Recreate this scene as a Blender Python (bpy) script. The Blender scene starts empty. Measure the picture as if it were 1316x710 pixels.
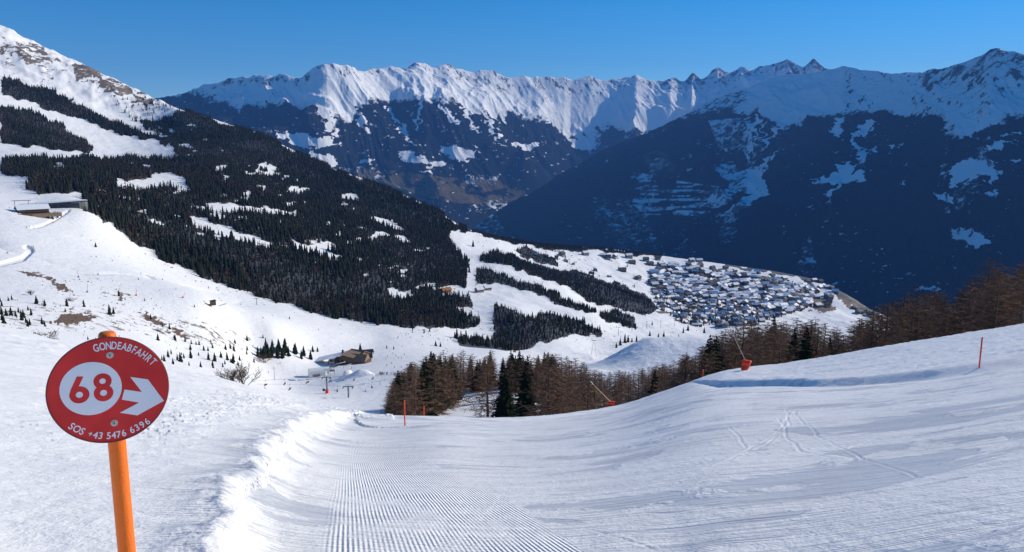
import bpy, bmesh, math, random
import numpy as np
from mathutils import Vector, Matrix
R = math.radians
random.seed(7)
rng = np.random.default_rng(11)
sc = bpy.context.scene
COL = sc.collection

# ------------------------------------------------------------------ camera
F, CX, CY = 975.0, 658.0, 355.0
TH = math.atan(165/975.0)
ST, CT = math.sin(TH), math.cos(TH)
cam = bpy.data.cameras.new("camera"); camo = bpy.data.objects.new("camera", cam)
COL.objects.link(camo); sc.camera = camo
cam.sensor_width = 36; cam.lens = F/1316*36
cam.clip_start = 0.1; cam.clip_end = 200000
camo.location = (0, 0, 0); camo.rotation_euler = (R(90)-TH, 0, 0)

# ------------------------------------------------------------------ sky, sun, exposure
SIGN_YAW, SIGN_TILT, SIGN_R = 0.0, 0.0, 0.2565
SUN_AZ, SUN_EL = 62.0, 23.0          # degrees clockwise from the view direction (+Y)
w = bpy.data.worlds.new("World"); sc.world = w; w.use_nodes = True
nt = w.node_tree; bg = nt.nodes['Background']
sky = nt.nodes.new('ShaderNodeTexSky'); sky.sky_type = 'NISHITA'; sky.sun_disc = False
sky.sun_elevation = R(SUN_EL); sky.sun_rotation = R(SUN_AZ)
sky.altitude = 2000; sky.air_density = 1.0; sky.dust_density = 0.0; sky.ozone_density = 4.0
hsv = nt.nodes.new('ShaderNodeHueSaturation'); hsv.inputs['Saturation'].default_value = 1.36
hsv.inputs['Value'].default_value = 1.0; hsv.inputs['Hue'].default_value = 0.499
nt.links.new(sky.outputs[0], hsv.inputs['Color']); nt.links.new(hsv.outputs[0], bg.inputs['Color'])
bg.inputs['Strength'].default_value = 0.115
sl = bpy.data.lights.new("sun", 'SUN'); so = bpy.data.objects.new("sun", sl); COL.objects.link(so)
sl.energy = 4.8; sl.angle = R(0.5); sl.color = (1.0, 0.91, 0.77)
sd = Vector((math.sin(R(SUN_AZ))*math.cos(R(SUN_EL)), math.cos(R(SUN_AZ))*math.cos(R(SUN_EL)), math.sin(R(SUN_EL))))
so.rotation_euler = sd.to_track_quat('Z', 'Y').to_euler(); so.location = (3000, 1000, 4000)
vs = sc.view_settings; sc.display_settings.display_device = 'sRGB'
vs.view_transform = 'Standard'; vs.look = 'None'; vs.gamma = 1.0; vs.use_curve_mapping = False
vs.exposure = 0.18
sc.cycles.use_denoising = True
sc.cycles.max_bounces = 5; sc.cycles.diffuse_bounces = 3; sc.cycles.volume_bounces = 0
sc.cycles.transparent_max_bounces = 8

# ------------------------------------------------------------------ geometry helpers
def ray(px, py):
    px = np.asarray(px, float); py = np.asarray(py, float)
    cx = (px-CX)/F; cy = (CY-py)/F
    return cx, CT+cy*ST, -ST+cy*CT
def azt(px, py):
    x, y, z = ray(px, py); return np.arctan2(x, y), z/np.hypot(x, y)
def proj(x, y, z):
    d = y*CT - z*ST; u = y*ST + z*CT
    d = np.where(np.abs(d) < 1e-6, 1e-6, d)
    return CX+F*x/d, CY-F*u/d, d

def _h(ix, iy, s):
    n = (ix*374761393 + iy*668265263 + s*974634777) & 0xffffffff
    n = ((n ^ (n >> 13))*1274126177) & 0xffffffff
    return ((n ^ (n >> 16)) & 0xffff)/65535.0*2-1
def noise(x, y, s=0):
    x = np.asarray(x, float); y = np.asarray(y, float)
    xi = np.floor(x).astype(np.int64); yi = np.floor(y).astype(np.int64)
    fx = x-xi; fy = y-yi
    fx = fx*fx*fx*(fx*(fx*6-15)+10); fy = fy*fy*fy*(fy*(fy*6-15)+10)
    a = _h(xi, yi, s); b = _h(xi+1, yi, s); c = _h(xi, yi+1, s); d = _h(xi+1, yi+1, s)
    return (a*(1-fx)+b*fx)*(1-fy)+(c*(1-fx)+d*fx)*fy
def fbm(x, y, o=4, s=0, g=0.5):
    r = 0; a = 1; t = 0
    for i in range(o):
        c, sn = math.cos(i*1.3+.5), math.sin(i*1.3+.5)
        r = r+a*noise((x*c-y*sn)*2**i, (x*sn+y*c)*2**i, s+i*17); t += a; a *= g
    return r/t
def ridged(x, y, o=4, s=0, g=0.5):
    r = 0; a = 1; t = 0
    for i in range(o):
        r = r+a*(1-2*np.abs(noise(x*2**i+i*7.7, y*2**i+i*3.1, s+i*13))); t += a; a *= g
    return r/t
def sstep(a, b, x):
    t = np.clip((x-a)/(b-a), 0, 1); return t*t*(3-2*t)
def smooth_table(xs, ys, sig, lo, hi, n=2000):
    g = np.linspace(lo, hi, n); v = np.interp(g, xs, ys)
    if sig > 0:
        k = max(1, int(sig/(hi-lo)*n*3)); q = np.exp(-0.5*(np.arange(-k, k+1)*(hi-lo)/n/sig)**2); q /= q.sum()
        v = np.convolve(np.pad(v, k, mode='edge'), q, 'valid')
    return lambda a: np.interp(a, g, v)
def inpoly(px, py, poly):
    px = np.asarray(px); py = np.asarray(py)
    P = np.array(poly, float); m = np.zeros(px.shape, bool)
    bb = (px >= P[:, 0].min()) & (px <= P[:, 0].max()) & (py >= P[:, 1].min()) & (py <= P[:, 1].max())
    X = px[bb]; Y = py[bb]; r = np.zeros(X.shape, bool); n = len(P)
    for i in range(n):
        x1, y1 = P[i]; x2, y2 = P[(i+1) % n]
        if y1 == y2: continue
        c = ((Y >= min(y1, y2)) & (Y < max(y1, y2)) & (X < (x2-x1)*(Y-y1)/(y2-y1)+x1)); r ^= c
    m[bb] = r; return m
def polydist(x, y, pts):
    """unsigned distance, signed side (left of travel = +) and arclength to a world polyline"""
    best = np.full(np.shape(x), 1e18); side = np.zeros(np.shape(x)); arc = np.zeros(np.shape(x)); acc = 0
    for (x1, y1), (x2, y2) in zip(pts[:-1], pts[1:]):
        dx, dy = x2-x1, y2-y1; L2 = dx*dx+dy*dy; L = math.sqrt(L2)
        t = np.clip(((x-x1)*dx+(y-y1)*dy)/L2, 0, 1)
        ex = x-(x1+t*dx); ey = y-(y1+t*dy); d = ex*ex+ey*ey
        cr = dx*(y-y1)-dy*(x-x1); m = d < best
        best = np.where(m, d, best); side = np.where(m, np.sign(cr), side); arc = np.where(m, acc+t*L, arc); acc += L
    return np.sqrt(best), side, arc

class TPS:
    def __init__(s, P, v, lam=1e-4):
        s.P = np.array(P, float); n = len(P)
        K = s.k(s.P, s.P)+lam*np.eye(n); A = np.hstack([np.ones((n, 1)), s.P])
        M = np.block([[K, A], [A.T, np.zeros((3, 3))]])
        s.c = np.linalg.solve(M, np.concatenate([v, np.zeros(3)]))
    @staticmethod
    def k(a, b):
        d2 = ((a[:, None, :]-b[None])**2).sum(-1); return 0.5*d2*np.log(d2+1e-12)
    def __call__(s, a, b):
        sh = np.shape(a); Q = np.stack([np.ravel(a), np.ravel(b)], 1); out = np.empty(len(Q))
        for i in range(0, len(Q), 60000):
            q = Q[i:i+60000]; out[i:i+60000] = s.k(q, s.P)@s.c[:-3]+s.c[-3]+q@s.c[-2:]
        return out.reshape(sh)

# ------------------------------------------------------------------ A: the near ski slope (surface height, eye = 0)
A_COLS = [(-900, (710, 4.0), (330, 80)), (-300, (710, 4.5), (372, 86)), (-100, (710, 4.8), (401, 90)),
 (0, (710, 5), (420, 90)), (100, (710, 5), (443, 85)), (200, (710, 5), (466, 80)), (300, (710, 5), (492, 76)),
 (380, (710, 5.2), (515, 72)), (430, (710, 5.2), (545, 48), (526, 68)), (500, (710, 5.3), (550, 48), (537, 62)),
 (560, (710, 5.4), (539, 62)), (620, (710, 5.5), (542, 62)), (680, (710, 5.5), (540, 66)), (740, (710, 5.5), (533, 74)),
 (790, (710, 5.4), (524, 82)), (840, (710, 5.4), (508, 90)), (880, (710, 5.4), (493, 98)), (920, (710, 5.3), (490, 80), (479, 103)),
 (960, (710, 5.3), (489, 74), (472, 108)), (1000, (710, 5.3), (489, 66), (467, 110)), (1100, (710, 5.2), (487, 56), (450, 112)),
 (1200, (710, 5.1), (478, 52), (433, 114)), (1316, (710, 5), (460, 54), (415, 116)), (1450, (710, 5), (440, 58), (394, 118)),
 (1800, (710, 4.6), (395, 66), (345, 122)), (2600, (710, 4), (330, 70), (290, 120))]
ptsA, valA = [], []
cr_az, cr_r, cr_t = [], [], []
LS = 0.28
for col in A_COLS:
    px = col[0]; an = []
    for (py, r) in col[1:]:
        a, t = azt(px, py); an.append((float(a), r, float(t)*r))
    cr_az.append(an[-1][0]); cr_r.append(an[-1][1]); cr_t.append(an[-1][2]/an[-1][1])
    a0, r0, z0 = an[0]; s0 = (an[1][2]-z0)/(an[1][1]-r0)
    rs = [2.5, r0, 9, 16, 27, 40]; seq = an
    for r in rs+[q[1] for q in an[1:]]:
        if r < r0: z = z0+s0*(r-r0)
        else:
            if r > an[-1][1]: continue
            z = np.interp(r, [q[1] for q in an], [q[2] for q in an])
        a = np.interp(r, [q[1] for q in an], [q[0] for q in an])
        ptsA.append((a, math.log(r)*LS)); valA.append(z/r)
tpsA = TPS(ptsA, np.array(valA), 3e-4)
o = np.argsort(cr_az); crr = smooth_table(np.array(cr_az)[o], np.array(cr_r)[o], 0.02, -1.2, 1.2)
def baseA(x, y):
    x = np.asarray(x, float); y = np.asarray(y, float)
    r = np.maximum(np.hypot(x, y), 1e-3); az = np.arctan2(x, y)
    azc = np.clip(az, -0.95, 0.98); rc = crr(azc)
    rr = np.clip(r, 2.5, rc*0.97); t = tpsA(azc, np.log(rr)*LS)
    z = t*rr
    t25 = np.where(r < 2.5, 1, 0); z = np.where(r < 2.5, -1.25+(z+1.25)*r/2.5, z)
    over = np.maximum(r-rc*0.97, 0)
    drop = np.where(over < 22, over**2*0.011, 22**2*0.011+(over-22)*0.484)
    z = z-over*0.24-drop
    back = sstep(0.9, 2.2, np.abs(az)); z = z*(1-back)+back*(-1.5+np.minimum(r, 400)*0.12*np.cos(az)*-1)
    return z
def castA(px, py, f=None):
    f = f or baseA
    a, t = azt(px, py); r = np.geomspace(3, 140, 500)
    z = f(np.sin(a)*r, np.cos(a)*r); dlt = z-t*r; i = np.argmax(dlt > 0)
    if i == 0: i = len(r)-1 if not (dlt > 0).any() else 1
    k = dlt[i-1]/(dlt[i-1]-dlt[i]) if dlt[i] != dlt[i-1] else 0
    rr = r[i-1]+k*(r[i]-r[i-1]); return float(math.sin(a)*rr), float(math.cos(a)*rr)
bank_px = [(303, 724), (320, 683), (332, 655), (345, 611), (368, 574), (388, 556), (408, 546), (430, 538), (455, 534)]
BANK = [castA(*p) for p in bank_px]
for _p, _r in ((480, 57), (500, 53.5), (519, 52.5), (538, 55), (556, 64), (568, 85), (572, 140), (574, 400)):
    _a = float(azt(_p, 540)[0]); BANK.append((math.sin(_a)*_r, math.cos(_a)*_r))
_d = (BANK[0][0]-BANK[1][0], BANK[0][1]-BANK[1][1]); LBANK = 0
BANK = [(BANK[0][0]+_d[0]*30, BANK[0][1]+_d[1]*30)]+BANK
LBANK = sum(math.hypot(a[0]-b[0], a[1]-b[1]) for a, b in zip(BANK[:-6], BANK[1:-5]))
berm_px = [(872, 496), (920, 492), (960, 490), (1000, 489), (1050, 489), (1100, 487), (1150, 483), (1200, 478), (1260, 469), (1316, 460), (1400, 447), (1500, 434)]
_b = [castA(*p) for p in berm_px]
berm_r = smooth_table([math.atan2(*p) for p in _b], [math.hypot(*p) for p in _b], 0.008, -0.2, 0.9)
berm_lo, berm_hi = math.atan2(*_b[0]), math.atan2(*_b[-1])
TRK = []
for arc in ([(1200, 505), (1180, 495), (1130, 497), (1060, 510), (1020, 530), (995, 560), (940, 590), (880, 615)],
            [(1010, 525), (1015, 545), (985, 572), (930, 595), (870, 622)], [(1150, 500), (1090, 505), (1035, 521), (1000, 540)],
            [(1020, 530), (1050, 560), (1110, 590), (1180, 612), (1260, 618)],
            [(1003, 540), (1010, 560), (1030, 580), (1075, 590)], [(760, 680), (850, 712), (900, 740)], [(905, 560), (935, 548), (945, 558), (960, 575)]):
    TRK.append([castA(*p) for p in arc])
_rt = random.Random(5)
for _ in range(34):
    a0, r0 = _rt.uniform(-.02, .62), _rt.uniform(9, 55); hd = _rt.uniform(-.5, .9); cv_ = _rt.uniform(-.09, .09); p = [(math.sin(a0)*r0, math.cos(a0)*r0)]
    for k in range(9):
        p.append((p[-1][0]+math.cos(hd)*1.6*(1+r0/30), p[-1][1]+math.sin(hd)*1.6*(1+r0/30))); hd += cv_+_rt.uniform(-.03, .03)
    TRK.append(p)
    if _rt.random() < .6: TRK.append([(a+.18, b+.22) for a, b in p])
def relA(x, y):
    """relief on top of the smooth slope: windrow bank, berm, lumps, tracks"""
    r = np.hypot(x, y); az = np.arctan2(x, y)
    wx = x+0.25*fbm(x*0.9, y*0.9, 3, 5); wy = y+0.25*fbm(x*0.9, y*0.9, 3, 9)
    d, s, arc = polydist(wx, wy, BANK); sd = d*s      # + = left of the bank
    wd = 0.26+r*0.011; H = 0.17+np.minimum(r, 60)*0.011
    wall = sstep(-wd, wd*0.5, sd)
    H = H*(1-sstep(LBANK-20, LBANK-5, arc))
    bank = np.where(sd > 0, H*0.62*np.exp(-np.maximum(sd-wd*.5, 0)/(0.7+r*0.06)), 0)*wall \
         - np.where(sd <= wd*.5, H*0.25*(1-wall)*np.exp(-np.maximum(-sd-wd, 0)/(0.5+r*0.06)), 0)
    crest = np.exp(-((sd-wd*0.3)/(wd*0.9))**2)
    lump = (ridged(x*1.7, y*1.7, 4, 21)+0.8*fbm(x*6, y*6, 4, 25))*crest*(0.030+0.0011*r)*(H > 0.01)*np.minimum(H/.2, 1)
    h = bank+lump+0.10*H*crest
    # right berm: piste sinks towards its edge, then an off-piste step up
    m = sstep(berm_lo, berm_lo+0.06, az)*(r > 20)
    u = r-berm_r(np.clip(az, berm_lo, berm_hi))+1.2*fbm(x*0.12, y*0.12, 2, 31)
    h = h+m*np.where(u < 0, -0.62*np.exp(u/9), -0.62*(1-sstep(0, 3.8, u)))
    offr = m*sstep(2, 6, u)
    h = h+offr*(0.16*ridged(x*0.16+y*0.05, y*0.45, 4, 41)+0.05*ridged(x*0.9, y*1.3, 3, 43))
    # off-piste on the left: soft wind-shaped snow with clods near the bank and scattered tracks
    offl = (1-sstep(LBANK-9, LBANK-1, arc))*sstep(wd*1.0, wd*3, sd)*(az < 0.3)*(az > -1.5)
    cl = (arc < LBANK-6)*np.exp(-((sd-(1.6+0.035*r))/(0.9+0.03*r))**2)*(ridged(x*2.2, y*2.2, 3, 51) > 0.3)*sstep(7, 14, r)
    h = h+offl*(0.03*fbm(x*0.55, y*0.3, 4, 61)*np.minimum(r/8, 3)+0.012*fbm(x*3, y*3, 3, 63))
    h = h+offl*cl*(0.02+0.0009*r)*(0.4+np.maximum(ridged(x*2.9, y*2.9, 2, 53), 0))
    rough = sstep(26, 50, r)*offl*(1-.75*sstep(LBANK-14, LBANK, arc))
    h = h+rough*(0.20*ridged(x*0.17, y*0.3, 4, 71)+0.05*ridged(x*0.8, y*0.8, 3, 73))
    # piste: faint waves across
    pst = (1-sstep(-wd*2, -wd, sd))*(1-offr)
    h = h+pst*(0.018*fbm(x*0.35+y*0.1, y*1.0, 3, 81)*np.minimum(r/6, 4))
    for tr in TRK:
        T_ = np.array(tr); bb = (x > T_[:, 0].min()-1)&(x < T_[:, 0].max()+1)&(y > T_[:, 1].min()-1)&(y < T_[:, 1].max()+1)
        if not bb.any(): continue
        dt, st_, _ = polydist(x[bb]+0.05*noise(x[bb], y[bb], 3), y[bb], tr)
        ww = 0.014+0.0008*r[bb]
        h[bb] += -0.006*np.exp(-(dt/ww)**2)+0.003*np.exp(-((dt-1.9*ww)/ww)**2)
    return h, sd, offr, offl
def hA(x, y):
    return baseA(x, y)+relA(np.asarray(x, float), np.asarray(y, float))[0]

# ------------------------------------------------------------------ B: basin, left mountain, forest slope, village terrace
B_PTS = [  # photo column, photo row, distance in metres
 (560,540,175),(620,522,225),(680,520,232),(740,520,230),(600,502,300),(660,498,300),(520,548,170),(500,528,300),
 (420,505,460),(350,497,470),(500,505,440),(450,480,530),(330,478,540),(400,465,620),(470,462,640),(560,462,600),(520,480,500),(600,446,800),(640,452,760),
 (560,446,760),(500,446,720),(330,455,600),(250,455,480),(300,470,470),(280,440,540),
 (720,500,330),(780,500,280),(840,485,300),(760,476,480),(820,486,520),(880,470,420),(900,500,230),(1000,490,250),(1100,478,250),(1200,465,250),(1316,450,250),(1500,430,240),
 (700,476,560),(735,478,640),(770,476,720),(805,474,780),(850,470,800),(900,468,780),(950,455,700),(1000,470,600),
 (700,462,800),(730,450,900),(770,447,1000),(850,440,1100),(900,440,1200),
 (0,425,330),(100,445,330),(-150,395,330),(200,468,330),(0,405,430),(100,420,440),(200,440,460),(-150,370,480),
 (0,378,520),(60,390,500),(150,388,560),(220,405,560),(270,392,620),(350,425,640),(430,432,740),(480,440,760),
 (0,320,700),(100,332,720),(200,352,780),(300,392,760),(-200,300,760),
 (0,268,880),(60,268,940),(115,270,950),(-200,240,950),(0,250,1020),(60,253,1040),
 (165,305,960),(220,336,930),(300,370,900),(400,402,860),(500,420,850),(600,420,960),(570,425,880),
 (110,235,1200),(180,250,1250),(300,280,1230),(400,310,1250),(500,350,1200),(590,385,1120),(200,290,1080),(350,350,1020),(480,395,960),
 (0,222,1350),(100,215,1450),(200,222,1600),(300,220,1750),(400,262,1700),(500,300,1600),(570,330,1550),
 (230,143,2600),(330,172,2450),(420,215,2300),(500,243,2200),(560,271,2120),(590,291,2080),(610,298,2120),
 (-200,190,1500),(0,200,1650),(60,196,1750),(130,203,1850),(200,200,2000),(240,200,1950),(0,140,2150),(80,165,2150),(150,188,2100),(-200,80,2200),
 (0,100,2500),(100,135,2450),(180,160,2400),(0,70,2750),(80,100,2720),
 (-300,-60,3000),(-100,5,3000),(0,35,3000),(50,58,2980),(100,82,2950),(150,106,2880),(180,121,2830),(210,133,2750),
 (620,395,1080),(640,380,1200),(660,405,1030),(700,385,1230),(620,350,1500),(640,325,1800),(660,340,1650),(700,400,1150),(740,392,1320),(760,415,1150),
 (700,425,980),(650,430,950),(800,425,1300),(780,405,1450),(850,405,1650),(830,385,1850),(760,370,1700),(700,355,1750),(760,345,2150),
 (640,307,2150),(680,314,2300),(720,318,2450),(790,322,2650),(850,330,2750),(930,341,2850),(1000,351,2880),(1050,361,2850),(1085,378,2750),(1120,400,2650),
 (850,350,2500),(950,360,2550),(900,385,2150),(1000,385,2350),(950,410,1900),(1040,410,2150),(1080,405,2300),(900,425,1600),(1000,430,1700),(1100,425,2000),
 (1180,440,1500),(1250,430,900),(1316,425,600),(1316,440,1500),(1180,425,2400),(1316,420,2400),(1500,400,900),(1600,400,2400),(1100,455,700),(1100,445,1300),
]
pB = np.array(B_PTS, float); aB, tB = azt(pB[:, 0], pB[:, 1])
tpsB = TPS(np.stack([aB, np.log(pB[:, 2])*0.42], 1), tB, 2e-5)
sky_px = [(-400,-90,3000),(-300,-60,3000),(-100,5,3000),(0,35,3000),(50,58,2980),(100,82,2950),(150,106,2880),(180,121,2830),(210,133,2750),(230,142,2600),(330,171,2450),(420,214,2300),(500,242,2200),(560,270,2120),
 (590,290,2100),(610,298,2130),(640,306,2170),(680,313,2310),(720,317,2460),(790,321,2660),(850,329,2760),(930,340,2860),(1000,350,2890),(1050,360,2850),(1085,377,2760),(1120,399,2660),(1180,424,2500),(1316,420,2400),(1700,390,2400)]
sB = np.array(sky_px, float); aS, tS = azt(sB[:, 0], sB[:, 1])
rlimB = smooth_table(aS, sB[:, 2], 0.006, -0.9, 0.9); tlimB = smooth_table(aS, tS, 0.0025, -0.9, 0.9)
def hB(x, y, rel=True):
    x = np.asarray(x, float); y = np.asarray(y, float)
    r = np.maximum(np.hypot(x, y), 1); az = np.clip(np.arctan2(x, y), -0.75, 0.8)
    rl = rlimB(az); rr = np.clip(r, 150, rl); t = tpsB(az, np.log(rr)*0.42)
    k = sstep(0.86, 1.0, rr/rl); t = t*(1-k)+tlimB(az)*k
    z = t*rr
    over = np.maximum(r-rl, 0); left = sstep(-0.32, -0.42, az)
    z = z-over*(0.35+0.15*sstep(0, 200, over))-over*0.1
    z = np.where(r < 150, z-(150-r)*0.25, z)
    z = np.maximum(z, -1130-0*z)
    if rel:
        # mound with ploughed-up edge in the middle distance
        px, py, _ = proj(x, y, z)
        g = np.exp(-((px-800)/110)**2-((py-462)/24)**2)*(r > 450)*(r < 980)
        _a = 0.1895; u_ = x*math.cos(_a)-y*math.sin(_a); v2 = x*math.sin(_a)+y*math.cos(_a)
        z = z+33*np.exp(-np.where(u_ < 0, (u_/44)**2, (u_/85)**2)-((v2-720)/95)**2)
        z = z+g*(2.0*ridged(x/38, y/38, 4, 15)+0.6*fbm(x/6, y/6, 3, 16))
        z = z+0.6*np.minimum(r/600, 3)*fbm(x/60, y/60, 5, 2)+0.0012*r*fbm(x/14, y/14, 3, 4)*0.4
        rock = sstep(2300, 2700, r)*sstep(-0.27, -0.33, az)
        z = z+rock*(14*ridged(x/160+y/300, y/200, 5, 33)+6*ridged(x/45, y/45, 3, 35))*(1-0.75*sstep(0.97, 1.0, rr/rl))
        # gully creases on the open slope to the left
        sl = sstep(380, 470, r)*sstep(950, 800, r)*sstep(-0.30, -0.40, az)
        z = z-sl*1.6*np.exp(-np.abs(noise(x/110+1.3+.3*noise(x/30, y/30, 7), y/240, 91))*9)
        z = z+sstep(900, 1300, r)*sstep(-.12, -.02, az)*(7*ridged(x/260, y/260, 4, 92)+2.0*ridged(x/70, y/70, 3, 93))*sstep(1.0, .9, rr/rl)
    return z
def hG(x, y):
    x = np.atleast_1d(np.asarray(x, float)); y = np.atleast_1d(np.asarray(y, float))
    r = np.hypot(x, y); b = np.where(r > 130, hB(x, y), -1e9); a = np.where(r < 300, baseA(x, y), -1e9)
    return np.maximum(a, b)
def cast(px, py, rmin=150, rmax=4000, n=700):
    """first hit of pixel rays with terrain B; arrays in, x,y,z,r out (r=nan when it misses)"""
    px = np.atleast_1d(np.asarray(px, float)); py = np.atleast_1d(np.asarray(py, float))
    a, t = azt(px, py); rs = np.geomspace(rmin, rmax, n)
    out = np.full(px.shape, np.nan)
    for i0 in range(0, len(px), 3000):
        A = a[i0:i0+3000, None]; T = t[i0:i0+3000, None]
        dl = hB(np.sin(A)*rs, np.cos(A)*rs, False)-T*rs
        hit = dl > 0; i = np.argmax(hit, 1); ok = hit.any(1) & (i > 0); j = np.arange(len(i))
        d1 = dl[j, i]; d0 = dl[j, np.maximum(i-1, 0)]; k = np.where(d1 != d0, -d0/(d1-d0+1e-12), 0)
        rr = rs[np.maximum(i-1, 0)]+k*(rs[i]-rs[np.maximum(i-1, 0)])
        out[i0:i0+3000] = np.where(ok, rr, np.nan)
    x = np.sin(a)*out; y = np.cos(a)*out
    return x, y, hB(x, y), out

# ------------------------------------------------------------------ mesh + material helpers
def grid_mesh(name, X, Y, Z, attrs=None, mat=None, smooth=True, kind='structure'):
    n, m = X.shape; me = bpy.data.meshes.new(name)
    co = np.stack([X, Y, Z], -1).reshape(-1, 3).astype(np.float32)
    i = np.arange(n*m).reshape(n, m); q = np.stack([i[:-1, :-1], i[:-1, 1:], i[1:, 1:], i[1:, :-1]], -1).reshape(-1, 4)
    me.vertices.add(len(co)); me.vertices.foreach_set('co', co.ravel())
    me.loops.add(q.size); me.loops.foreach_set('vertex_index', q.ravel().astype(np.int32))
    me.polygons.add(len(q)); me.polygons.foreach_set('loop_start', (np.arange(len(q))*4).astype(np.int32))
    me.update(calc_edges=True)
    if smooth: me.polygons.foreach_set('use_smooth', np.ones(len(q), bool))
    if attrs is not None:
        a = me.attributes.new('cover', 'FLOAT_COLOR', 'POINT')
        c = np.ones((n*m, 4), np.float32); c[:, :3] = attrs.reshape(-1, 3); a.data.foreach_set('color', c.ravel())
    if mat: me.materials.append(mat)
    ob = bpy.data.objects.new(name, me); COL.objects.link(ob); ob['kind'] = kind; return ob

class N:
    """tiny node graph writer"""
    def __init__(s, name):
        s.m = bpy.data.materials.new(name); s.m.use_nodes = True; s.t = s.m.node_tree
        s.b = s.t.nodes['Principled BSDF']; s.b.inputs['Specular IOR Level'].default_value = 0.25
        s.tc = None
    def n(s, ty, **k):
        nd = s.t.nodes.new(ty)
        for a, v in k.items(): setattr(nd, a, v)
        return nd
    def put(s, sock, v):
        if isinstance(v, bpy.types.NodeSocket): s.t.links.new(v, sock)
        else: sock.default_value = v
    def pos(s):
        return s.n('ShaderNodeNewGeometry').outputs['Position']
    def obj(s):
        return s.n('ShaderNodeTexCoord').outputs['Object']
    def map(s, v, scale=(1, 1, 1), rot=(0, 0, 0), loc=(0, 0, 0)):
        nd = s.n('ShaderNodeMapping'); s.put(nd.inputs[0], v); nd.inputs['Scale'].default_value = scale
        nd.inputs['Rotation'].default_value = rot; nd.inputs['Location'].default_value = loc; return nd.outputs[0]
    def noise(s, v, sc_, det=4, rough=0.55, dist=0.0):
        nd = s.n('ShaderNodeTexNoise'); s.put(nd.inputs['Vector'], v); nd.inputs['Scale'].default_value = sc_
        nd.inputs['Detail'].default_value = det; nd.inputs['Roughness'].default_value = rough; nd.inputs['Distortion'].default_value = dist
        return nd.outputs[0]
    def math(s, op, a, b=0.0, c=0.0, clamp=False):
        nd = s.n('ShaderNodeMath', operation=op, use_clamp=clamp)
        for i, v in enumerate((a, b, c)):
            if i < len(nd.inputs): s.put(nd.inputs[i], v)
        return nd.outputs[0]
    def ramp(s, v, lo, hi, a=0.0, b=1.0):
        nd = s.n('ShaderNodeMapRange', interpolation_type='SMOOTHSTEP'); s.put(nd.inputs['Value'], v)
        s.put(nd.inputs['From Min'], lo); s.put(nd.inputs['From Max'], hi)
        s.put(nd.inputs['To Min'], a); s.put(nd.inputs['To Max'], b); return nd.outputs[0]
    def mix(s, f, a, b):
        nd = s.n('ShaderNodeMix', data_type='RGBA'); s.put(nd.inputs[0], f)
        for sock, v in ((nd.inputs[6], a), (nd.inputs[7], b)):
            if isinstance(v, tuple): v = (*v[:3], 1.0)
            s.put(sock, v)
        return nd.outputs[2]
    def cover(s):
        a = s.n('ShaderNodeAttribute', attribute_name='cover'); sp = s.n('ShaderNodeSeparateColor')
        s.t.links.new(a.outputs['Color'], sp.inputs[0]); return sp.outputs
    def bump(s, h, strength=1.0, dist=1.0, normal=None):
        nd = s.n('ShaderNodeBump'); s.put(nd.inputs['Height'], h); s.put(nd.inputs['Strength'], strength); nd.inputs['Distance'].default_value = dist
        if normal is not None: s.put(nd.inputs['Normal'], normal)
        return nd.outputs[0]
    def out(s, col=None, rough=0.6, normal=None, metal=0.0):
        if col is not None: s.put(s.b.inputs['Base Color'], (*col[:3], 1.0) if isinstance(col, tuple) else col)
        s.put(s.b.inputs['Roughness'], rough); s.put(s.b.inputs['Metallic'], metal)
        if normal is not None: s.put(s.b.inputs['Normal'], normal)
        return s.m

# ================================================================== SETTING
SNOW = (0.90, 0.90, 0.895)
# ---- near slope snow
g = N('piste_snow'); P = g.pos(); cv = g.cover()      # R: groomed corduroy, G: off-piste, B: distance fade
VP = math.atan2(438-CX, F)                             # direction the grooming machine drove
rot = g.map(P, rot=(0, 0, VP))
sx = g.n('ShaderNodeSeparateXYZ'); g.t.links.new(rot, sx.inputs[0])
wob = g.math('MULTIPLY', g.math('SUBTRACT', g.noise(P, 0.5, 2), 0.5), 0.02)
ph = g.math('MULTIPLY', g.math('ADD', sx.outputs[0], wob), 2*math.pi/0.040)
cord = g.math('MULTIPLY', g.math('SINE', ph), 0.5)
frag = g.ramp(g.noise(g.map(P, scale=(1, 0.5, 1)), 1.3, 5, 0.65), 0.36, 0.58)
cord = g.math('MULTIPLY', cord, g.math('MULTIPLY', cv[0], g.math('ADD', g.math('MULTIPLY', frag, 0.85), 0.15)))
fine = g.noise(P, 26, 4, 0.65)
mid = g.noise(g.map(P, scale=(1.0, 0.45, 1)), 5.5, 4, 0.6)
big = g.noise(g.map(P, scale=(0.22, 0.36, 1), rot=(0, 0, R(12))), 1.0, 7, 0.6, 0.8)
streak = g.noise(g.map(P, scale=(0.35, 2.2, 1), rot=(0, 0, R(-14))), 1.1, 5, 0.6, 0.4)
pol = g.ramp(big, 0.535, 0.565)                          # wind-polished, scraped patches
notc = g.math('SUBTRACT', 1.0, cv[0], clamp=True)
pol = g.math('MULTIPLY', pol, g.math('MULTIPLY', notc, g.math('SUBTRACT', 1.0, g.math('MULTIPLY', cv[1], 0.85))))
st2 = g.math('MULTIPLY', g.ramp(streak, 0.55, 0.7), g.math('SUBTRACT', 1.0, cv[1]))
hh = g.math('ADD', g.math('MULTIPLY', cord, 0.0118), g.math('MULTIPLY', fine, g.math('ADD', 0.014, g.math('MULTIPLY', pol, -0.008))))
hh = g.math('ADD', hh, g.math('MULTIPLY', mid, g.math('ADD', 0.027, g.math('MULTIPLY', pol, -0.018))))
hh = g.math('ADD', hh, g.math('MULTIPLY', g.noise(g.map(P, scale=(0.5, 2.6, 1), rot=(0, 0, R(8))), 1.6, 5, 0.6), 0.05))
scr = None
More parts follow.
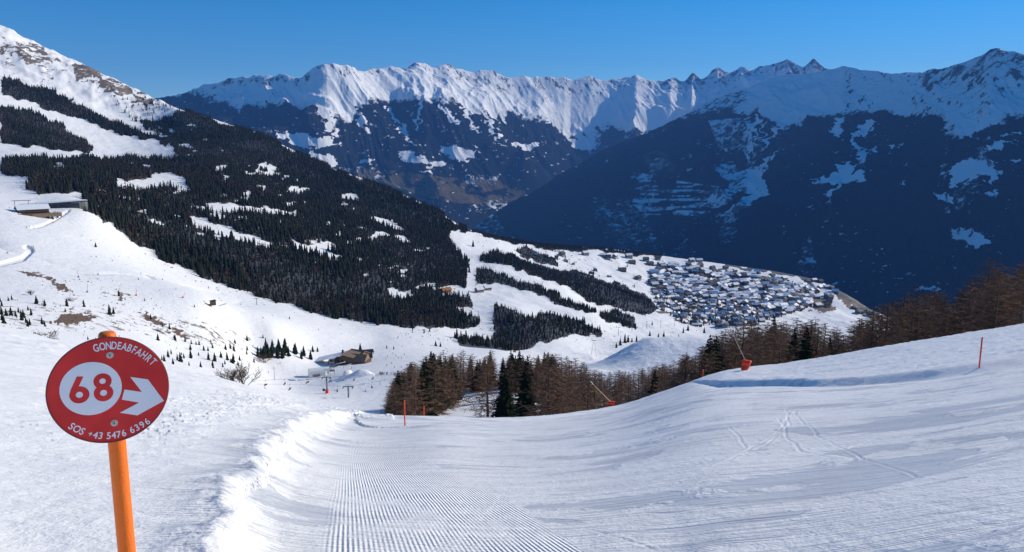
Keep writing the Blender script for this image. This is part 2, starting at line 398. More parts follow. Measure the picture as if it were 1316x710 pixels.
for _r, _f in ((24, 1.0), (-38, 1.3), (62, .8), (-8, 1.6)):
    l_ = g.noise(g.map(P, scale=(0.10*_f, 4.2*_f, 1), rot=(0, 0, R(_r)), loc=(_r*1.7, 0, 0)), 1.0, 3, 0.55, 0.25)
    l_ = g.math('MULTIPLY', g.ramp(g.math('ABSOLUTE', g.math('SUBTRACT', l_, 0.5)), 0.0, 0.022, 1.0, 0.0), g.ramp(g.noise(g.map(P, loc=(_r, 3, 0)), 0.22, 2), 0.47, 0.56))
    scr = l_ if scr is None else g.math('ADD', scr, l_)
hh = g.math('SUBTRACT', hh, g.math('MULTIPLY', g.math('MULTIPLY', scr, g.math('SUBTRACT', 1.0, cv[1], clamp=True)), 0.011))
nrm = g.bump(hh, 0.85, 1.0)
col = g.mix(g.math('ADD', g.math('MULTIPLY', pol, 0.48), g.math('MULTIPLY', st2, 0.35), clamp=True), SNOW, (0.50, 0.545, 0.62))
M_PISTE = g.out(col, g.math('SUBTRACT', 0.55, g.math('MULTIPLY', pol, 0.15)), nrm)

az = np.concatenate([np.linspace(-1.5, -0.64, 60)[:-1], np.linspace(-0.64, 0.64, 1180), np.linspace(0.64, 1.5, 60)[1:]])
rr = np.concatenate([np.geomspace(0.6, 3, 24)[:-1], np.geomspace(3, 122, 560), np.geomspace(122, 320, 40)[1:]])
AZ, RR = np.meshgrid(az, rr); X = np.sin(AZ)*RR; Y = np.cos(AZ)*RR
rel, sd_, offr, offl = relA(X, Y); Z = baseA(X, Y)+rel
px, py, _ = proj(X, Y, Z)
wpx = px+14*fbm(X*0.5, Y*0.5, 3, 5)
cord_m = inpoly(wpx, py, [(375, 900), (415, 700), (425, 640), (432, 570), (470, 552), (560, 552), (575, 565), (545, 588), (575, 612), (660, 648), (735, 695), (760, 716), (900, 900)]).astype(float)
cord_m *= (py > 548); cord_m[px < 0] = 0
for _ in range(7):
    cord_m[:, 1:-1] = (cord_m[:, :-2]+2*cord_m[:, 1:-1]+cord_m[:, 2:])/4; cord_m[1:-1] = (cord_m[:-2]+2*cord_m[1:-1]+cord_m[2:])/4
cord_m = cord_m*sstep(0, 38, wpx-np.interp(py, [552, 570, 640, 700], [440, 430, 422, 412]))
inc = inpoly(wpx, py, [(430, 640), (470, 625), (560, 660), (640, 720), (560, 720), (470, 720)])
cord_m = cord_m*np.where(inc, 0.75, 1)
grid_mesh('ski_slope', X, Y, Z, np.stack([cord_m, np.clip(offl+offr, 0, 1), np.clip(RR/100, 0, 1)], -1), M_PISTE)
# the slope behind and beside the viewer
az2 = np.linspace(1.5, 2*math.pi-1.5, 60); rr2 = np.geomspace(0.6, 320, 60); A2, R2 = np.meshgrid(az2, rr2)
X2 = np.sin(A2)*R2; Y2 = np.cos(A2)*R2; Z2 = hA(X2, Y2)
grid_mesh('slope_behind', X2, Y2, Z2, np.zeros(X2.shape+(3,)), M_PISTE)

# ---- masks of terrain B in photo coordinates of its surface points
FOREST = [
 [(232,142),(330,170),(420,214),(500,242),(560,271),(585,290),(600,305),(598,322),(603,340),(640,350),(690,366),(640,366),(612,362),(600,372),(608,398),(621,415),(600,423),(550,421),(500,419),(450,411),(400,401),(340,384),(280,364),(220,338),(165,308),(150,292),(112,272),(105,262),(108,248),(50,250),(30,240),(50,232),(0,226),(0,198),(50,203),(90,203),(120,206),(180,204),(222,206),(235,203),(215,185),(222,178),(190,165),(180,152),(205,155)],
 [(0,100),(30,108),(60,114),(100,133),(150,158),(190,174),(222,178),(215,188),(190,182),(160,175),(120,160),(60,140),(25,128),(0,122)],
 [(0,140),(20,138),(40,143),(80,162),(105,178),(122,192),(115,198),(60,192),(30,190),(0,186)],
 [(616,325),(635,322),(665,330),(700,345),(745,350),(800,368),(830,380),(846,399),(830,402),(790,395),(762,390),(735,372),(700,360),(655,345),(622,334)],
 [(662,321),(680,319),(717,335),(716,343),(695,341),(680,333)],
 [(603,340),(640,350),(690,366),(700,374),(730,385),(757,398),(772,403),(750,401),(710,388),(690,376),(640,366)],
 [(775,404),(786,400),(803,402),(815,411),(815,422),(795,417),(773,412)],
 [(635,392),(660,399),(690,411),(688,422),(660,450),(636,455),(630,432)],
 [(690,404),(712,404),(740,412),(778,424),(776,432),(740,430),(700,440),(660,452),(675,430)],
 [(585,436),(620,434),(645,442),(625,455),(595,452)],
 [(560,272),(590,290),(612,300),(600,300),(588,303),(595,315),(585,312)],
 [(835,392),(846,400),(830,408),(800,398)],
 [(604,299),(640,304),(700,312),(760,318),(790,320),(840,326),(860,328),(835,331),(780,323),(740,324),(700,317),(660,311),(640,309)],
 [(930,339),(1000,349),(1060,358),(1090,376),(1130,400),(1125,408),(1085,384),(1055,364),(1000,353),(930,343)],
 [(808,325),(850,329),(846,333),(812,329)],[(630,303),(655,305),(690,313),(720,322),(690,318),(655,311)],
]
CLEAR = [
 [(67,211),(85,212),(84,217),(70,218)],[(150,231),(175,233),(200,231),(205,240),(160,244),(148,240)],[(195,222),(235,228),(240,240),(190,238)],
 [(243,277),(262,281),(300,296),(350,312),(347,318),(300,304),(250,290)],[(268,262),(300,262),(330,266),(382,272),(380,277),(330,272),(270,270)],
 [(375,309),(400,315),(440,330),(438,337),(405,325),(376,316)],[(480,276),(500,282),(520,293),(518,298),(495,290),(478,283)],
 [(403,310),(430,312),(440,322),(420,320)],[(0,186),(60,191),(75,194),(70,200),(0,202)],[(560,368),(583,366),(600,372),(600,380),(570,378)],
 [(583,391),(605,395),(618,405),(600,402)],[(6,228),(25,232),(40,236),(30,240),(5,236)],[(440,248),(460,252),(462,257),(442,254)],[(374,240),(395,242),(394,248),(372,246)],
 [(500,372),(530,376),(528,382),(505,380)],[(606,338),(612,338),(612,352),(606,352)],[(601,345),(607,345),(609,372),(599,372)],[(580,296),(604,299),(640,320),(602,333),(590,322),(576,303)],[(600,348),(604,348),(608,368),(615,372),(640,372),(640,382),(618,385),(620,400),(634,402),(632,425),(622,425),(612,398),(600,372)],[(330,236),(342,238),(340,244)],
]
def forestness(px, py):
    f = np.zeros(px.shape, bool)
    wx = px+5*noise(px/9, py/9, 3)+2*noise(px/3, py/3, 6); wy = py+3*noise(px/11, py/7, 5)+1.2*noise(px/4, py/4, 8)
    for p in FOREST: f |= inpoly(wx, wy, p)
    for p in CLEAR: f &= ~inpoly(wx, wy, p)
    thin = (fbm(px/16+3, py/7, 3, 77) > 0.38)&(px > 120)&(px < 560)&(py < 300+(px-250)*0.25)&(py > 150+(px-230)*0.52)
    return f & ~thin
def trackdist(px, py, pts):
    return polydist(px, py, pts)[0]

# ---- valley snow material (B)
g = N('valley_snow'); P = g.pos(); cv = g.cover()      # R forest floor with near-wood shade, G bare earth/grass, B rock
n1 = g.noise(P, 0.05, 6, 0.6); n2 = g.noise(P, 0.35, 5, 0.7)
patch = g.ramp(g.math('ADD', g.math('MULTIPLY', n2, 0.5), g.math('MULTIPLY', n1, 0.5)), 0.585, 0.64)
base = g.mix(g.math('MULTIPLY', patch, 0.25), SNOW, (0.55, 0.58, 0.62))
rockc = g.mix(g.noise(P, 0.06, 5, 0.6), (0.085, 0.068, 0.055), (0.27, 0.20, 0.14))
rk = g.ramp(g.math('ADD', cv[2], g.math('MULTIPLY', g.math('SUBTRACT', g.noise(g.map(P, rot=(0, 0, .6), scale=(1, .4, 1)), 0.05, 8, 0.74), 0.5), 2.9)), 0.45, 0.55)
rk = g.math('MULTIPLY', rk, g.ramp(cv[2], 0.02, 0.15))
base = g.mix(rk, base, rockc)
er = g.ramp(g.math('ADD', cv[1], g.math('MULTIPLY', g.math('SUBTRACT', g.noise(P, 0.12, 6, 0.65), 0.5), 1.2)), 0.45, 0.6)
er = g.math('MULTIPLY', er, g.ramp(cv[1], 0.02, 0.15))
base = g.mix(er, base, g.mix(g.noise(P, 0.6, 4), (0.10, 0.055, 0.03), (0.22, 0.15, 0.09)))
fl = g.ramp(g.math('ADD', cv[0], g.math('MULTIPLY', g.math('SUBTRACT', g.noise(P, 0.12, 5, 0.7), 0.5), 0.9)), 0.5, 0.62)
base = g.mix(g.math('MULTIPLY', fl, g.ramp(cv[0], 0.02, 0.2, 0, 0.93)), base, (0.028, 0.027, 0.027))
bh = g.math('ADD', g.math('MULTIPLY', g.noise(P, 0.22, 5, 0.65), 1.2), g.math('MULTIPLY', g.noise(P, 1.6, 4, 0.6), 0.14))
nr = g.bump(g.math('ADD', bh, g.math('MULTIPLY', rk, 2.0)), 0.7, 1.0)
M_VALLEY = g.out(base, 0.6, nr)

az = np.linspace(-0.70, 0.74, 1000); rr = np.concatenate([np.geomspace(132, 3050, 800), np.geomspace(3060, 5200, 30)])
AZ, RR = np.meshgrid(az, rr); X = np.sin(AZ)*RR; Y = np.cos(AZ)*RR; Z = hB(X, Y)
px, py, dd = proj(X, Y, Z)
rt = RR/rlimB(AZ)
fm = forestness(px, py)*(rt < 1.02)*(RR > 800)
for _p in CLEAR: fm = np.where(inpoly(px, py-3/RR*975, _p), 0, fm)
beyond = (rt > 1.003) & (AZ > -0.42)
fm = np.where(beyond, 0.9, fm)
fm = np.where((px > 480) & (px < 900) & (RR < 330) & (RR > 150) & ~inpoly(px, py, [(560, 505), (680, 497), (700, 545), (560, 545)]), 0.45, fm)  # near wood's ground darkened: scrub and the shade of branches in one tone
px_k, py_k = px, py; px = px+6*noise(px/8, py/8, 41)+3*noise(px/2.5, py/2.5, 42); py = py+3*noise(px/7, py/5, 43)+1.5*noise(px/2, py/2, 44)
earth = inpoly(px, py, [(68, 413), (78, 406), (100, 404), (127, 405), (119, 412), (103, 415), (70, 418)])*1.0
earth += 0.75*inpoly(px, py, [(1045, 385), (1062, 383), (1075, 398), (1065, 403), (1045, 402)])+0.6*inpoly(px, py, [(690, 315), (640, 304), (680, 310), (740, 318), (760, 322), (700, 320)])
earth += 0.75*inpoly(px, py, [(1065, 362), (1085, 375), (1100, 390), (1125, 395), (1130, 412), (1098, 400), (1070, 375)])
earth += 0.42*inpoly(px, py, [(0, 395), (120, 395), (250, 410), (330, 430), (320, 450), (150, 425), (0, 420)])
earth += 0.34*inpoly(px, py, [(20, 340), (120, 350), (190, 380), (150, 390), (60, 372), (20, 360)])
for tr in ([(15, 345), (60, 357), (80, 370), (95, 395)], [(150, 375), (180, 400), (240, 432)], [(70, 370), (100, 380), (110, 392)]):
    earth += 0.40*np.exp(-(trackdist(px+5*noise(px/9, py/6, 1), py+4*noise(px/7, py/5, 2), tr)/2.5)**2)
px, py = px_k, py_k; px_s, py_s = px, py; px = px+9*noise(px/9, py/9, 31)+4*noise(px/3, py/3, 32); py = py+7*noise(px/9, py/9, 33)+3*noise(px/3, py/3, 34)
rock = 0.27*inpoly(px, py, [(0, 44), (20, 52), (60, 66), (80, 80), (40, 82), (34, 78), (0, 75)])
rock += 0.22*inpoly(px, py, [(0, 38), (200, 130), (215, 145), (170, 140), (100, 100), (0, 100)])
rock += 0.46*inpoly(px, py, [(98, 86), (112, 85), (132, 94), (149, 103), (165, 103), (171, 120), (205, 130), (180, 134), (150, 124), (140, 118), (125, 105), (100, 100)])
rock += 0.5*inpoly(px, py, [(54, 103), (62, 103), (69, 118), (66, 124), (56, 114)])
px, py = px_s, py_s
rock += 0.5*((rt > 1.0) & (AZ < -0.42))
COVER_B = np.stack([np.clip(fm, 0, 1), np.clip(earth, 0, 1), np.clip(rock, 0, 1)], -1)
Z = Z - 1.5*((trackdist(px, py, [(34, 318), (40, 322), (30, 332), (8, 338), (-10, 342)]) < 3.0) | (trackdist(px, py, [(88, 271), (75, 280), (55, 290), (40, 293)]) < 1.3))
grid_mesh('valley_terrain', X, Y, Z, COVER_B, M_VALLEY)

# ---- far ranges
g = N('mountain_ground'); g.b.inputs['Specular IOR Level'].default_value = 0.0; P = g.pos(); cv = g.cover()  # R forest, G grass, B rock
nf = g.noise(P, 0.018, 6, 0.72)
nf2 = g.noise(g.map(P, scale=(1, 1, 3)), 0.0045, 5, 0.6)
f = g.ramp(g.math('ADD', g.math('MULTIPLY', cv[0], 1.3), g.math('ADD', g.math('MULTIPLY', g.math('SUBTRACT', nf, 0.5), 1.35), g.math('MULTIPLY', g.math('SUBTRACT', nf2, 0.5), 0.5))), 0.42, 0.60)
rk = g.ramp(g.math('ADD', cv[2], g.math('MULTIPLY', g.math('SUBTRACT', g.noise(g.map(P, scale=(1, 1, .5)), 0.010, 7, 0.75), 0.5), 1.8)), 0.5, 0.6)
base = g.mix(rk, SNOW, g.mix(nf, (0.07, 0.07, 0.075), (0.17, 0.16, 0.15)))
gr = g.ramp(g.math('ADD', cv[1], g.math('MULTIPLY', g.math('SUBTRACT', nf2, 0.5), 1.0)), 0.4, 0.6)
base = g.mix(f, base, g.mix(nf, (0.004, 0.007, 0.009), (0.036, 0.038, 0.036)))
base = g.mix(g.math('MULTIPLY', gr, 0.8), base, g.mix(nf, (0.10, 0.075, 0.035), (0.2, 0.16, 0.09)))
bh = g.math('ADD', g.math('MULTIPLY', nf, g.math('ADD', 12.0, g.math('MULTIPLY', f, 16.0))), g.math('MULTIPLY', rk, 8.0))
M_MOUNT = g.out(base, 0.7, g.bump(bh, 0.8, 1.0))

skyC = [(-400,110,11500),(0,122,11200),(150,128,11000),(200,127,10900),(215,125,10850),(228,122,10800),(240,118,10750),(255,113,10700),(270,108,10700),(285,104,10600),(300,101,10600),(312,98,10500),(320,100,10500),(335,99,10450),(350,98,10400),(365,97,10400),(380,100,10350),(388,98,10300),(400,88,10300),(408,85,10250),(420,83,10250),(428,85,10300),(440,90,10400),(460,94,10700),
 (480,95,11100),(500,96,11300),(520,94,11500),(532,88,11600),(545,85,11700),(556,91,11800),(566,88,11900),(575,87,12000),(590,89,12100),(608,91,12300),(630,89,12400),(645,95,12500),(660,100,12700),(684,99,12900),(690,97,13000),(700,98,13100),(718,96,13200),(726,96,13300),(734,101,13400),(746,98,13500),(758,97,13600),(770,101,13800),(784,104,13900),(800,102,14000),(812,99,14100),(818,96,14200),
 (828,102,14300),(842,107,14400),(855,104,14500),(863,101,14600),(872,106,14700),(882,106,14800),(890,97,14900),(900,105,15000),(910,99,15100),(922,89,15200),(930,95,15200),(938,99,15300),(945,95,15300),(952,91,15300),(965,93,15300),(975,88,15300),(988,86,15300),(1000,81,15300),(1012,76,15300),(1022,83,15300),(1032,87,15300),(1040,80,15300),(1046,75,15300),(1053,81,15300),(1062,88,15300),(1100,95,15300),(1300,110,15000),(1600,120,15000)]
S = np.array(skyC, float); a_, t_ = azt(S[:, 0], S[:, 1])
rC = smooth_table(a_, S[:, 2], 0.02, -0.9, 0.9); tC = smooth_table(a_, t_, 0.0009, -0.9, 0.9, 9000)
Bc = np.array([(-400, 6800), (200, 7000), (420, 8000), (620, 9200), (800, 11000), (950, 11800), (1600, 12500)], float)
rCb = smooth_table(azt(Bc[:, 0], 200+0*Bc[:, 0])[0], Bc[:, 1], 0.03, -0.9, 0.9)
az = np.linspace(-0.66, 0.50, 1500); s = np.concatenate([np.linspace(0, 1, 420), np.linspace(1, 1.8, 40)[1:]])
AZ, SS = np.meshgrid(az, s); r0 = rCb(AZ); r1 = rC(AZ); RR = r0+(r1-r0)*SS; zc = tC(AZ)*r1
sc_ = np.clip(SS, 0, 1); prof = 0.72*sc_+0.28*sc_**2.2
Z = -1090+(zc+1090)*prof - np.maximum(SS-1, 0)*(zc+1090)*1.1
w_ = AZ*11500; v_ = (SS*(r1-r0))
warp = 420*fbm(w_/1100, v_/1100, 4, 101)
ribamp = np.sin(np.clip(SS, 0, 1)**1.15*math.pi)**0.6*sstep(0.02, 0.3, SS)+0.12*sstep(0.7, 1, SS)
rib = ridged((w_+warp*.7+0.55*v_)/780, v_/2200, 5, 111, 0.5)
ribL = ridged((w_+warp*1.2+0.55*v_)/2100, v_/3400, 2, 121)
Z = Z+ribamp*(225*rib+440*ribL)+np.sin(np.clip(SS,0,1)*math.pi)*90*fbm(w_/600, v_/600, 4, 141)
Z = Z+30*ridged(w_/170, v_/260, 4, 131)*ribamp*sstep(0.35, 0.7, SS)+38*ridged(w_/210+v_/400, v_/230, 4, 133)*np.exp(-((SS-0.99)/0.07)**2)
X = np.sin(AZ)*RR; Y = np.cos(AZ)*RR
px, py, _ = proj(X, Y, Z)
tl = np.interp(px, [-100, 215, 240, 300, 350, 400, 425, 450, 500, 560, 620, 680, 740, 780, 830, 900], [125, 128, 126, 141, 146, 143, 148, 152, 150, 150, 160, 161, 165, 170, 185, 175])
tl = tl+62*np.clip(-rib-0.08, -.12, 1)+14*np.clip(-ribL, -.6, 1)+9*fbm(px/10, py/10, 4, 3)
fo = 0.15+0.85*sstep(-16, 14, py-tl)
def carve(fo, px, py, polys, v=0.0):
    wx = px+6*noise(px/10, py/6, 13)+3*noise(px/3, py/2, 16); wy = py+3*noise(px/8, py/4, 15)+1.5*noise(px/3, py/2, 18)
    for p in polys: fo = np.where(inpoly(wx, wy, p), v, fo)
    return fo
fo = carve(fo, px, py, [[(492, 138), (500, 138), (522, 168), (536, 188), (530, 187), (514, 168)], [(535, 130), (541, 130), (541, 168), (536, 166)], [(564, 135), (574, 136), (592, 160), (586, 160)], [(595, 138), (603, 138), (616, 172), (610, 172)], [(618, 142), (627, 142), (645, 182), (638, 180)], [(455, 140), (462, 140), (476, 172), (468, 170)]], 0.12)
fo = carve(fo, px, py, [[(408, 95), (436, 95), (424, 130), (428, 160), (436, 178), (424, 176), (415, 150), (404, 130)], [(350, 170), (395, 172), (430, 180), (436, 188), (400, 190), (395, 195), (380, 186), (352, 176)],
  [(395, 196), (425, 200), (438, 208), (430, 214), (398, 210)], [(512, 194), (535, 196), (548, 205), (574, 210), (570, 217), (545, 212), (512, 205)], [(566, 188), (590, 188), (612, 197), (600, 207), (580, 204), (566, 196)],
  [(728, 177), (745, 178), (770, 185), (760, 190), (745, 195), (735, 188)], [(660, 185), (690, 183), (688, 194), (668, 192)], [(462, 206), (478, 206), (480, 212), (462, 210)], [(540, 218), (560, 222), (556, 228)], [(700, 156), (725, 157), (715, 161)]])
fo = carve(fo, px, py, [[(610, 262), (650, 250), (655, 262), (625, 272)], [(420, 214), (470, 215), (500, 228), (460, 232)], [(600, 225), (640, 222), (640, 236), (600, 240)]], 0.42)
thinband = inpoly(px, py, [(340, 165), (440, 178), (560, 190), (640, 205), (660, 250), (600, 265), (480, 225), (380, 195)])
fo = np.where((fo > .7) & (fbm(px/6, py/3.2, 3, 19) > 0.40), 0.42, fo)
fo = np.where(thinband, np.minimum(fo, 0.84), fo)
gr = 0.8*inpoly(px+8*noise(px/20, py/12, 4), py, [(455, 216), (520, 220), (565, 228), (640, 232), (672, 246), (650, 262), (590, 262), (540, 252), (500, 240), (465, 228)])
gr = gr*(fbm(px/14, py/6, 3, 9) > -0.25)
dZa = np.gradient(Z, axis=1)/np.maximum(np.gradient(X, axis=1), 1)
rk = np.clip(0.10+0.32*sstep(0.8, 1.0, SS)+0.30*np.clip(-dZa-0.25, 0, 1)+0.15*np.clip(dZa-0.6, 0, 1)+0.1*(px > 850), 0, 0.62)
grid_mesh('far_mountains', X, Y, Z, np.stack([fo, gr, rk], -1), M_MOUNT)

skyD = [(560,318,8200),(600,300,8300),(625,285,8500),(660,262,8800),(700,236,9100),(740,214,9500),(770,196,9700),(800,183,9900),(830,172,10100),(860,158,10200),(885,146,10300),(905,134,10400),(930,124,10500),(960,113,10500),(985,102,10400),(1005,97,10200),(1030,96,10000),(1050,93,9700),(1070,90,9500),(1085,86,9300),(1095,89,9200),(1110,91,9000),(1130,92,8800),(1150,96,8600),(1172,98,8400),(1185,95,8300),(1200,90,8200),(1215,88,8100),(1232,82,8000),(1250,76,7900),
 (1262,72,7850),(1272,65,7800),(1280,62,7800),(1290,65,7700),(1303,67,7650),(1316,71,7600),(1350,66,7500),(1400,75,7300),(1500,80,7100),(1650,110,6900),(1900,150,6600)]
S = np.array(skyD, float); a_, t_ = azt(S[:, 0], S[:, 1])
rD = smooth_table(a_, S[:, 2], 0.02, -0.3, 1.0); tD = smooth_table(a_, t_, 0.0010, -0.3, 1.0, 9000)
Bd = np.array([(560, 7700), (640, 7700), (700, 7500), (800, 7100), (900, 6600), (1000, 6000), (1100, 5400), (1200, 5000), (1316, 4700), (1450, 4500), (1900, 4300)], float)
rDb = smooth_table(azt(Bd[:, 0], 300+0*Bd[:, 0])[0], Bd[:, 1], 0.02, -0.3, 1.0)
az = np.linspace(-0.10, 0.86, 1350); s = np.concatenate([np.linspace(0, 1, 520), np.linspace(1, 1.8, 40)[1:]])
AZ, SS = np.meshgrid(az, s); r0 = rDb(AZ); r1 = rD(AZ); RR = r0+(r1-r0)*SS; zc = tD(AZ)*r1
sc_ = np.clip(SS, 0, 1); prof = 0.8*sc_+0.2*sc_**2
Z = -1100+(zc+1100)*prof - np.maximum(SS-1, 0)*(zc+1100)*1.0
w_ = AZ*8000; v_ = SS*(r1-r0); warp = 220*fbm(w_/900, v_/1200, 3, 201)
ribamp = np.sin(np.clip(SS, 0, 1)*math.pi)**0.8
hs = sstep(300, 1500, zc+1100)
rib = ridged((w_+warp+0.35*v_)/620, v_/2400, 4, 211)
Z = Z+hs*(ribamp*(120*rib+190*ridged((w_+warp)/1900, v_/3000, 2, 221))+34*ridged(w_/260+v_/900, v_/420, 5, 231)*sstep(0.35, 0.7, SS)*(1-0.7*sstep(0.97, 1, SS))) + (hs*5+4)*ridged(w_/70, v_/100, 3, 233)*sstep(0.9, 1, SS)+(26+60*(1-hs))*fbm(w_/420, v_/500, 5, 235)*sstep(0.6, 1, SS)*(1-hs*.6)
X = np.sin(AZ)*RR; Y = np.cos(AZ)*RR
px, py, _ = proj(X, Y, Z)
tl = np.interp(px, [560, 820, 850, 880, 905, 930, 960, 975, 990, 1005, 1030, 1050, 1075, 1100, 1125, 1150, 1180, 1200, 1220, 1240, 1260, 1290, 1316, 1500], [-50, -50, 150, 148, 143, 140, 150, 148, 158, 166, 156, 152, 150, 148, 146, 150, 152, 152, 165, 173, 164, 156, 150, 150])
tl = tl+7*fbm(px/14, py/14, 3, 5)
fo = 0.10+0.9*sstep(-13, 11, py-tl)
def cp(l, ox, oy, k): return [(ox+a/k, oy+b/k) for a, b in l]
K4 = 2.84
SN = [cp(l, 900, 40, K4) for l in (
 [(65, 500), (110, 478), (150, 515), (190, 508), (200, 500), (212, 510), (242, 560), (258, 598), (225, 600), (150, 662), (88, 672), (140, 625), (190, 592), (100, 582), (90, 540)],
 [(205, 505), (235, 475), (250, 455), (305, 433), (262, 470), (240, 498), (225, 512)],
 [(192, 300), (208, 300), (214, 340), (200, 400), (175, 465), (168, 460), (190, 400)], [(235, 330), (243, 330), (225, 400), (215, 400)], [(275, 350), (300, 352), (270, 390), (230, 440), (222, 436), (260, 380)],
 [(488, 318), (526, 318), (508, 388), (473, 388)], [(596, 330), (640, 330), (600, 370), (568, 392), (572, 415), (605, 440), (606, 470), (588, 495), (582, 488), (592, 450), (556, 420), (552, 390), (580, 355)],
 [(398, 550), (440, 535), (510, 515), (500, 485), (572, 485), (548, 520), (582, 508), (592, 545), (530, 562), (500, 585), (472, 598), (468, 632), (444, 590), (480, 580), (522, 556), (450, 556)],
 [(918, 500), (980, 465), (1040, 475), (1080, 478), (1095, 540), (1062, 560), (1040, 520), (990, 540), (925, 572)], [(1050, 424), (1090, 402), (1160, 405), (1110, 415), (1100, 435)], [(1092, 390), (1165, 365), (1160, 375)],
 [(880, 362), (975, 385), (1050, 350), (1100, 320), (1060, 300), (960, 340), (900, 340)], [(850, 600), (905, 590), (928, 630), (880, 620)], [(728, 556), (760, 545), (740, 562)], [(675, 418), (728, 412), (715, 426)], [(610, 440), (650, 420), (650, 440)],
 [(1140, 465), (1181, 462), (1181, 480), (1150, 482)], [(380, 635), (415, 630), (400, 642)], [(0, 580), (90, 580), (120, 600), (40, 620)], [(1050, 590), (1078, 580), (1070, 612)])]
SN += [[(1218, 297), (1240, 293), (1262, 300), (1276, 313), (1255, 318), (1235, 312), (1222, 306)], [(1178, 370), (1196, 370), (1205, 374), (1190, 374)]]
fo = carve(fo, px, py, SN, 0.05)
terr = inpoly(px, py, [(820, 240), (870, 232), (925, 240), (935, 262), (900, 278), (830, 276), (812, 262)])
fo = np.where(terr & (noise(px/22, py/2.4, 44) > 0.05), 0.25, fo)
sp = inpoly(px, py, [(910, 155), (965, 150), (968, 195), (925, 195)]); fo = np.where(sp, 0.40, fo)
fo = carve(fo, px, py, [cp(l, 600, 50, 2.96) for l in ([(620, 510), (700, 515), (690, 540), (640, 545)], [(700, 455), (790, 458), (780, 490), (690, 490)], [(500, 475), (545, 465), (530, 482)], [(820, 490), (845, 480), (840, 505)], [(390, 490), (430, 480), (420, 500)])], 0.40)
fo = fo*(1-0.55*sstep(.05, .5, fbm((w_+warp)/420, v_/1100, 5, 251)))
fo = np.where((fo > .7) & (fbm(px/7, py/3, 3, 29) > 0.44) & (noise(px/70, py/50, 5) > -.25), 0.44, fo)
gr = 0.55*inpoly(px, py, [(825, 200), (845, 192), (870, 205), (868, 222), (835, 222)])
dZa = np.gradient(Z, axis=1)/np.maximum(np.gradient(X, axis=1), 1)
rk = np.clip(0.10+0.30*sstep(0.9, 1.0, SS)*(px > 1180)+0.14+0.20*sstep(1120, 1250, px)*sstep(0.7, 0.95, SS)+0.25*np.clip(np.abs(dZa)-0.7, 0, 1)+0.25*(px < 960), 0, 0.55)
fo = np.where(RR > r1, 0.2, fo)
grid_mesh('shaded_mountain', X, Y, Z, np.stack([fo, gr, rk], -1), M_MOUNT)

# ---- valley floor out to the horizon
g = N('valley_floor_ground'); P = g.pos(); nn = g.noise(P, 0.003, 6, 0.6)
M_FLOOR = g.out(g.mix(g.ramp(nn, 0.45, 0.55), (0.03, 0.032, 0.03), (0.5, 0.52, 0.55)), 0.8)
X3, Y3 = np.meshgrid(np.linspace(-13400, 13400, 40), np.linspace(-9400, 19900, 40))
grid_mesh('valley_floor', X3, Y3, -1140+0*X3, None, M_FLOOR)

# ---- air
def haze():
    me = bpy.data.meshes.new('haze'); bm = bmesh.new(); bmesh.ops.create_cube(bm, size=1)
    for v in bm.verts:
        v.co.x = v.co.x*27000; v.co.y = (v.co.y+0.5)*29500-9500; v.co.z = (v.co.z+0.5)*3350-1142
    bm.to_mesh(me); ob = bpy.data.objects.new('haze', me); COL.objects.link(ob); ob['kind'] = 'stuff'
    m = bpy.data.materials.new('haze'); m.use_nodes = True; t = m.node_tree; t.nodes.clear()
    o = t.nodes.new('ShaderNodeOutputMaterial'); v = t.nodes.new('ShaderNodeVolumePrincipled')
    v.inputs['Color'].default_value = (0.13, 0.38, 1.0, 1); v.inputs['Density'].default_value = 3.4e-5; v.inputs['Anisotropy'].default_value = 0.0
    t.links.new(v.outputs[0], o.inputs['Volume']); me.materials.append(m); return ob
haze()

# ================================================================== THINGS
def simple(name, colr, rough=0.6, var=0.0, scale=2.0, metal=0.0, spec=None, bump=0.0):
    g = N(name)
    if var > 0:
        v = g.noise(g.obj(), scale, 5, 0.6)
        c = g.mix(v, tuple(max(0, a*(1-var)) for a in colr), tuple(min(1, a*(1+var)) for a in colr))
    else: c = colr
    nr = g.bump(g.noise(g.obj(), scale*4, 4), bump, 0.02) if bump else None
    if spec is not None: g.b.inputs['Specular IOR Level'].default_value = spec
    return g.out(c, rough, nr, metal)
def tree_mat(name, c1, c2, sc_=0.35):
    g = N(name); oi = g.n('ShaderNodeObjectInfo'); nn = g.noise(g.pos(), sc_, 3, 0.6)
    f = g.math('ADD', g.math('MULTIPLY', oi.outputs['Random'], 0.5), g.math('MULTIPLY', g.ramp(nn, 0.3, 0.7), 0.6), clamp=True)
    g.b.inputs['Specular IOR Level'].default_value = 0.0
    return g.out(g.mix(f, c1, c2), 0.85)
M_SPR = tree_mat('spruce_needles', (0.010, 0.016, 0.010), (0.028, 0.038, 0.020))
M_SPRF = tree_mat('forest_needles', (0.008, 0.011, 0.008), (0.036, 0.038, 0.024), 0.06)
M_LAR = tree_mat('larch_twigs', (0.125, 0.078, 0.052), (0.270, 0.165, 0.106))
M_LARF = tree_mat('forest_larch_twigs', (0.055, 0.040, 0.031), (0.135, 0.092, 0.066), 0.06)
M_BARK = simple('bark', (0.10, 0.075, 0.06), 0.9, 0.4, 3)
M_WHITE = simple('painted_white', (0.78, 0.78, 0.77), 0.6, 0.06)
M_SNOWROOF = simple('roof_snow', (0.84, 0.86, 0.89), 0.6, 0.03, 1)
M_WOOD = simple('dark_wood', (0.12, 0.070, 0.042), 0.7, 0.35, 1.5)
M_WOODL = simple('light_wood', (0.24, 0.165, 0.105), 0.7, 0.3, 1.5)
M_CREAM = simple('plaster', (0.42, 0.39, 0.33), 0.8, 0.1)
M_GLASS = simple('window_glass', (0.02, 0.03, 0.05), 0.15, spec=0.5)
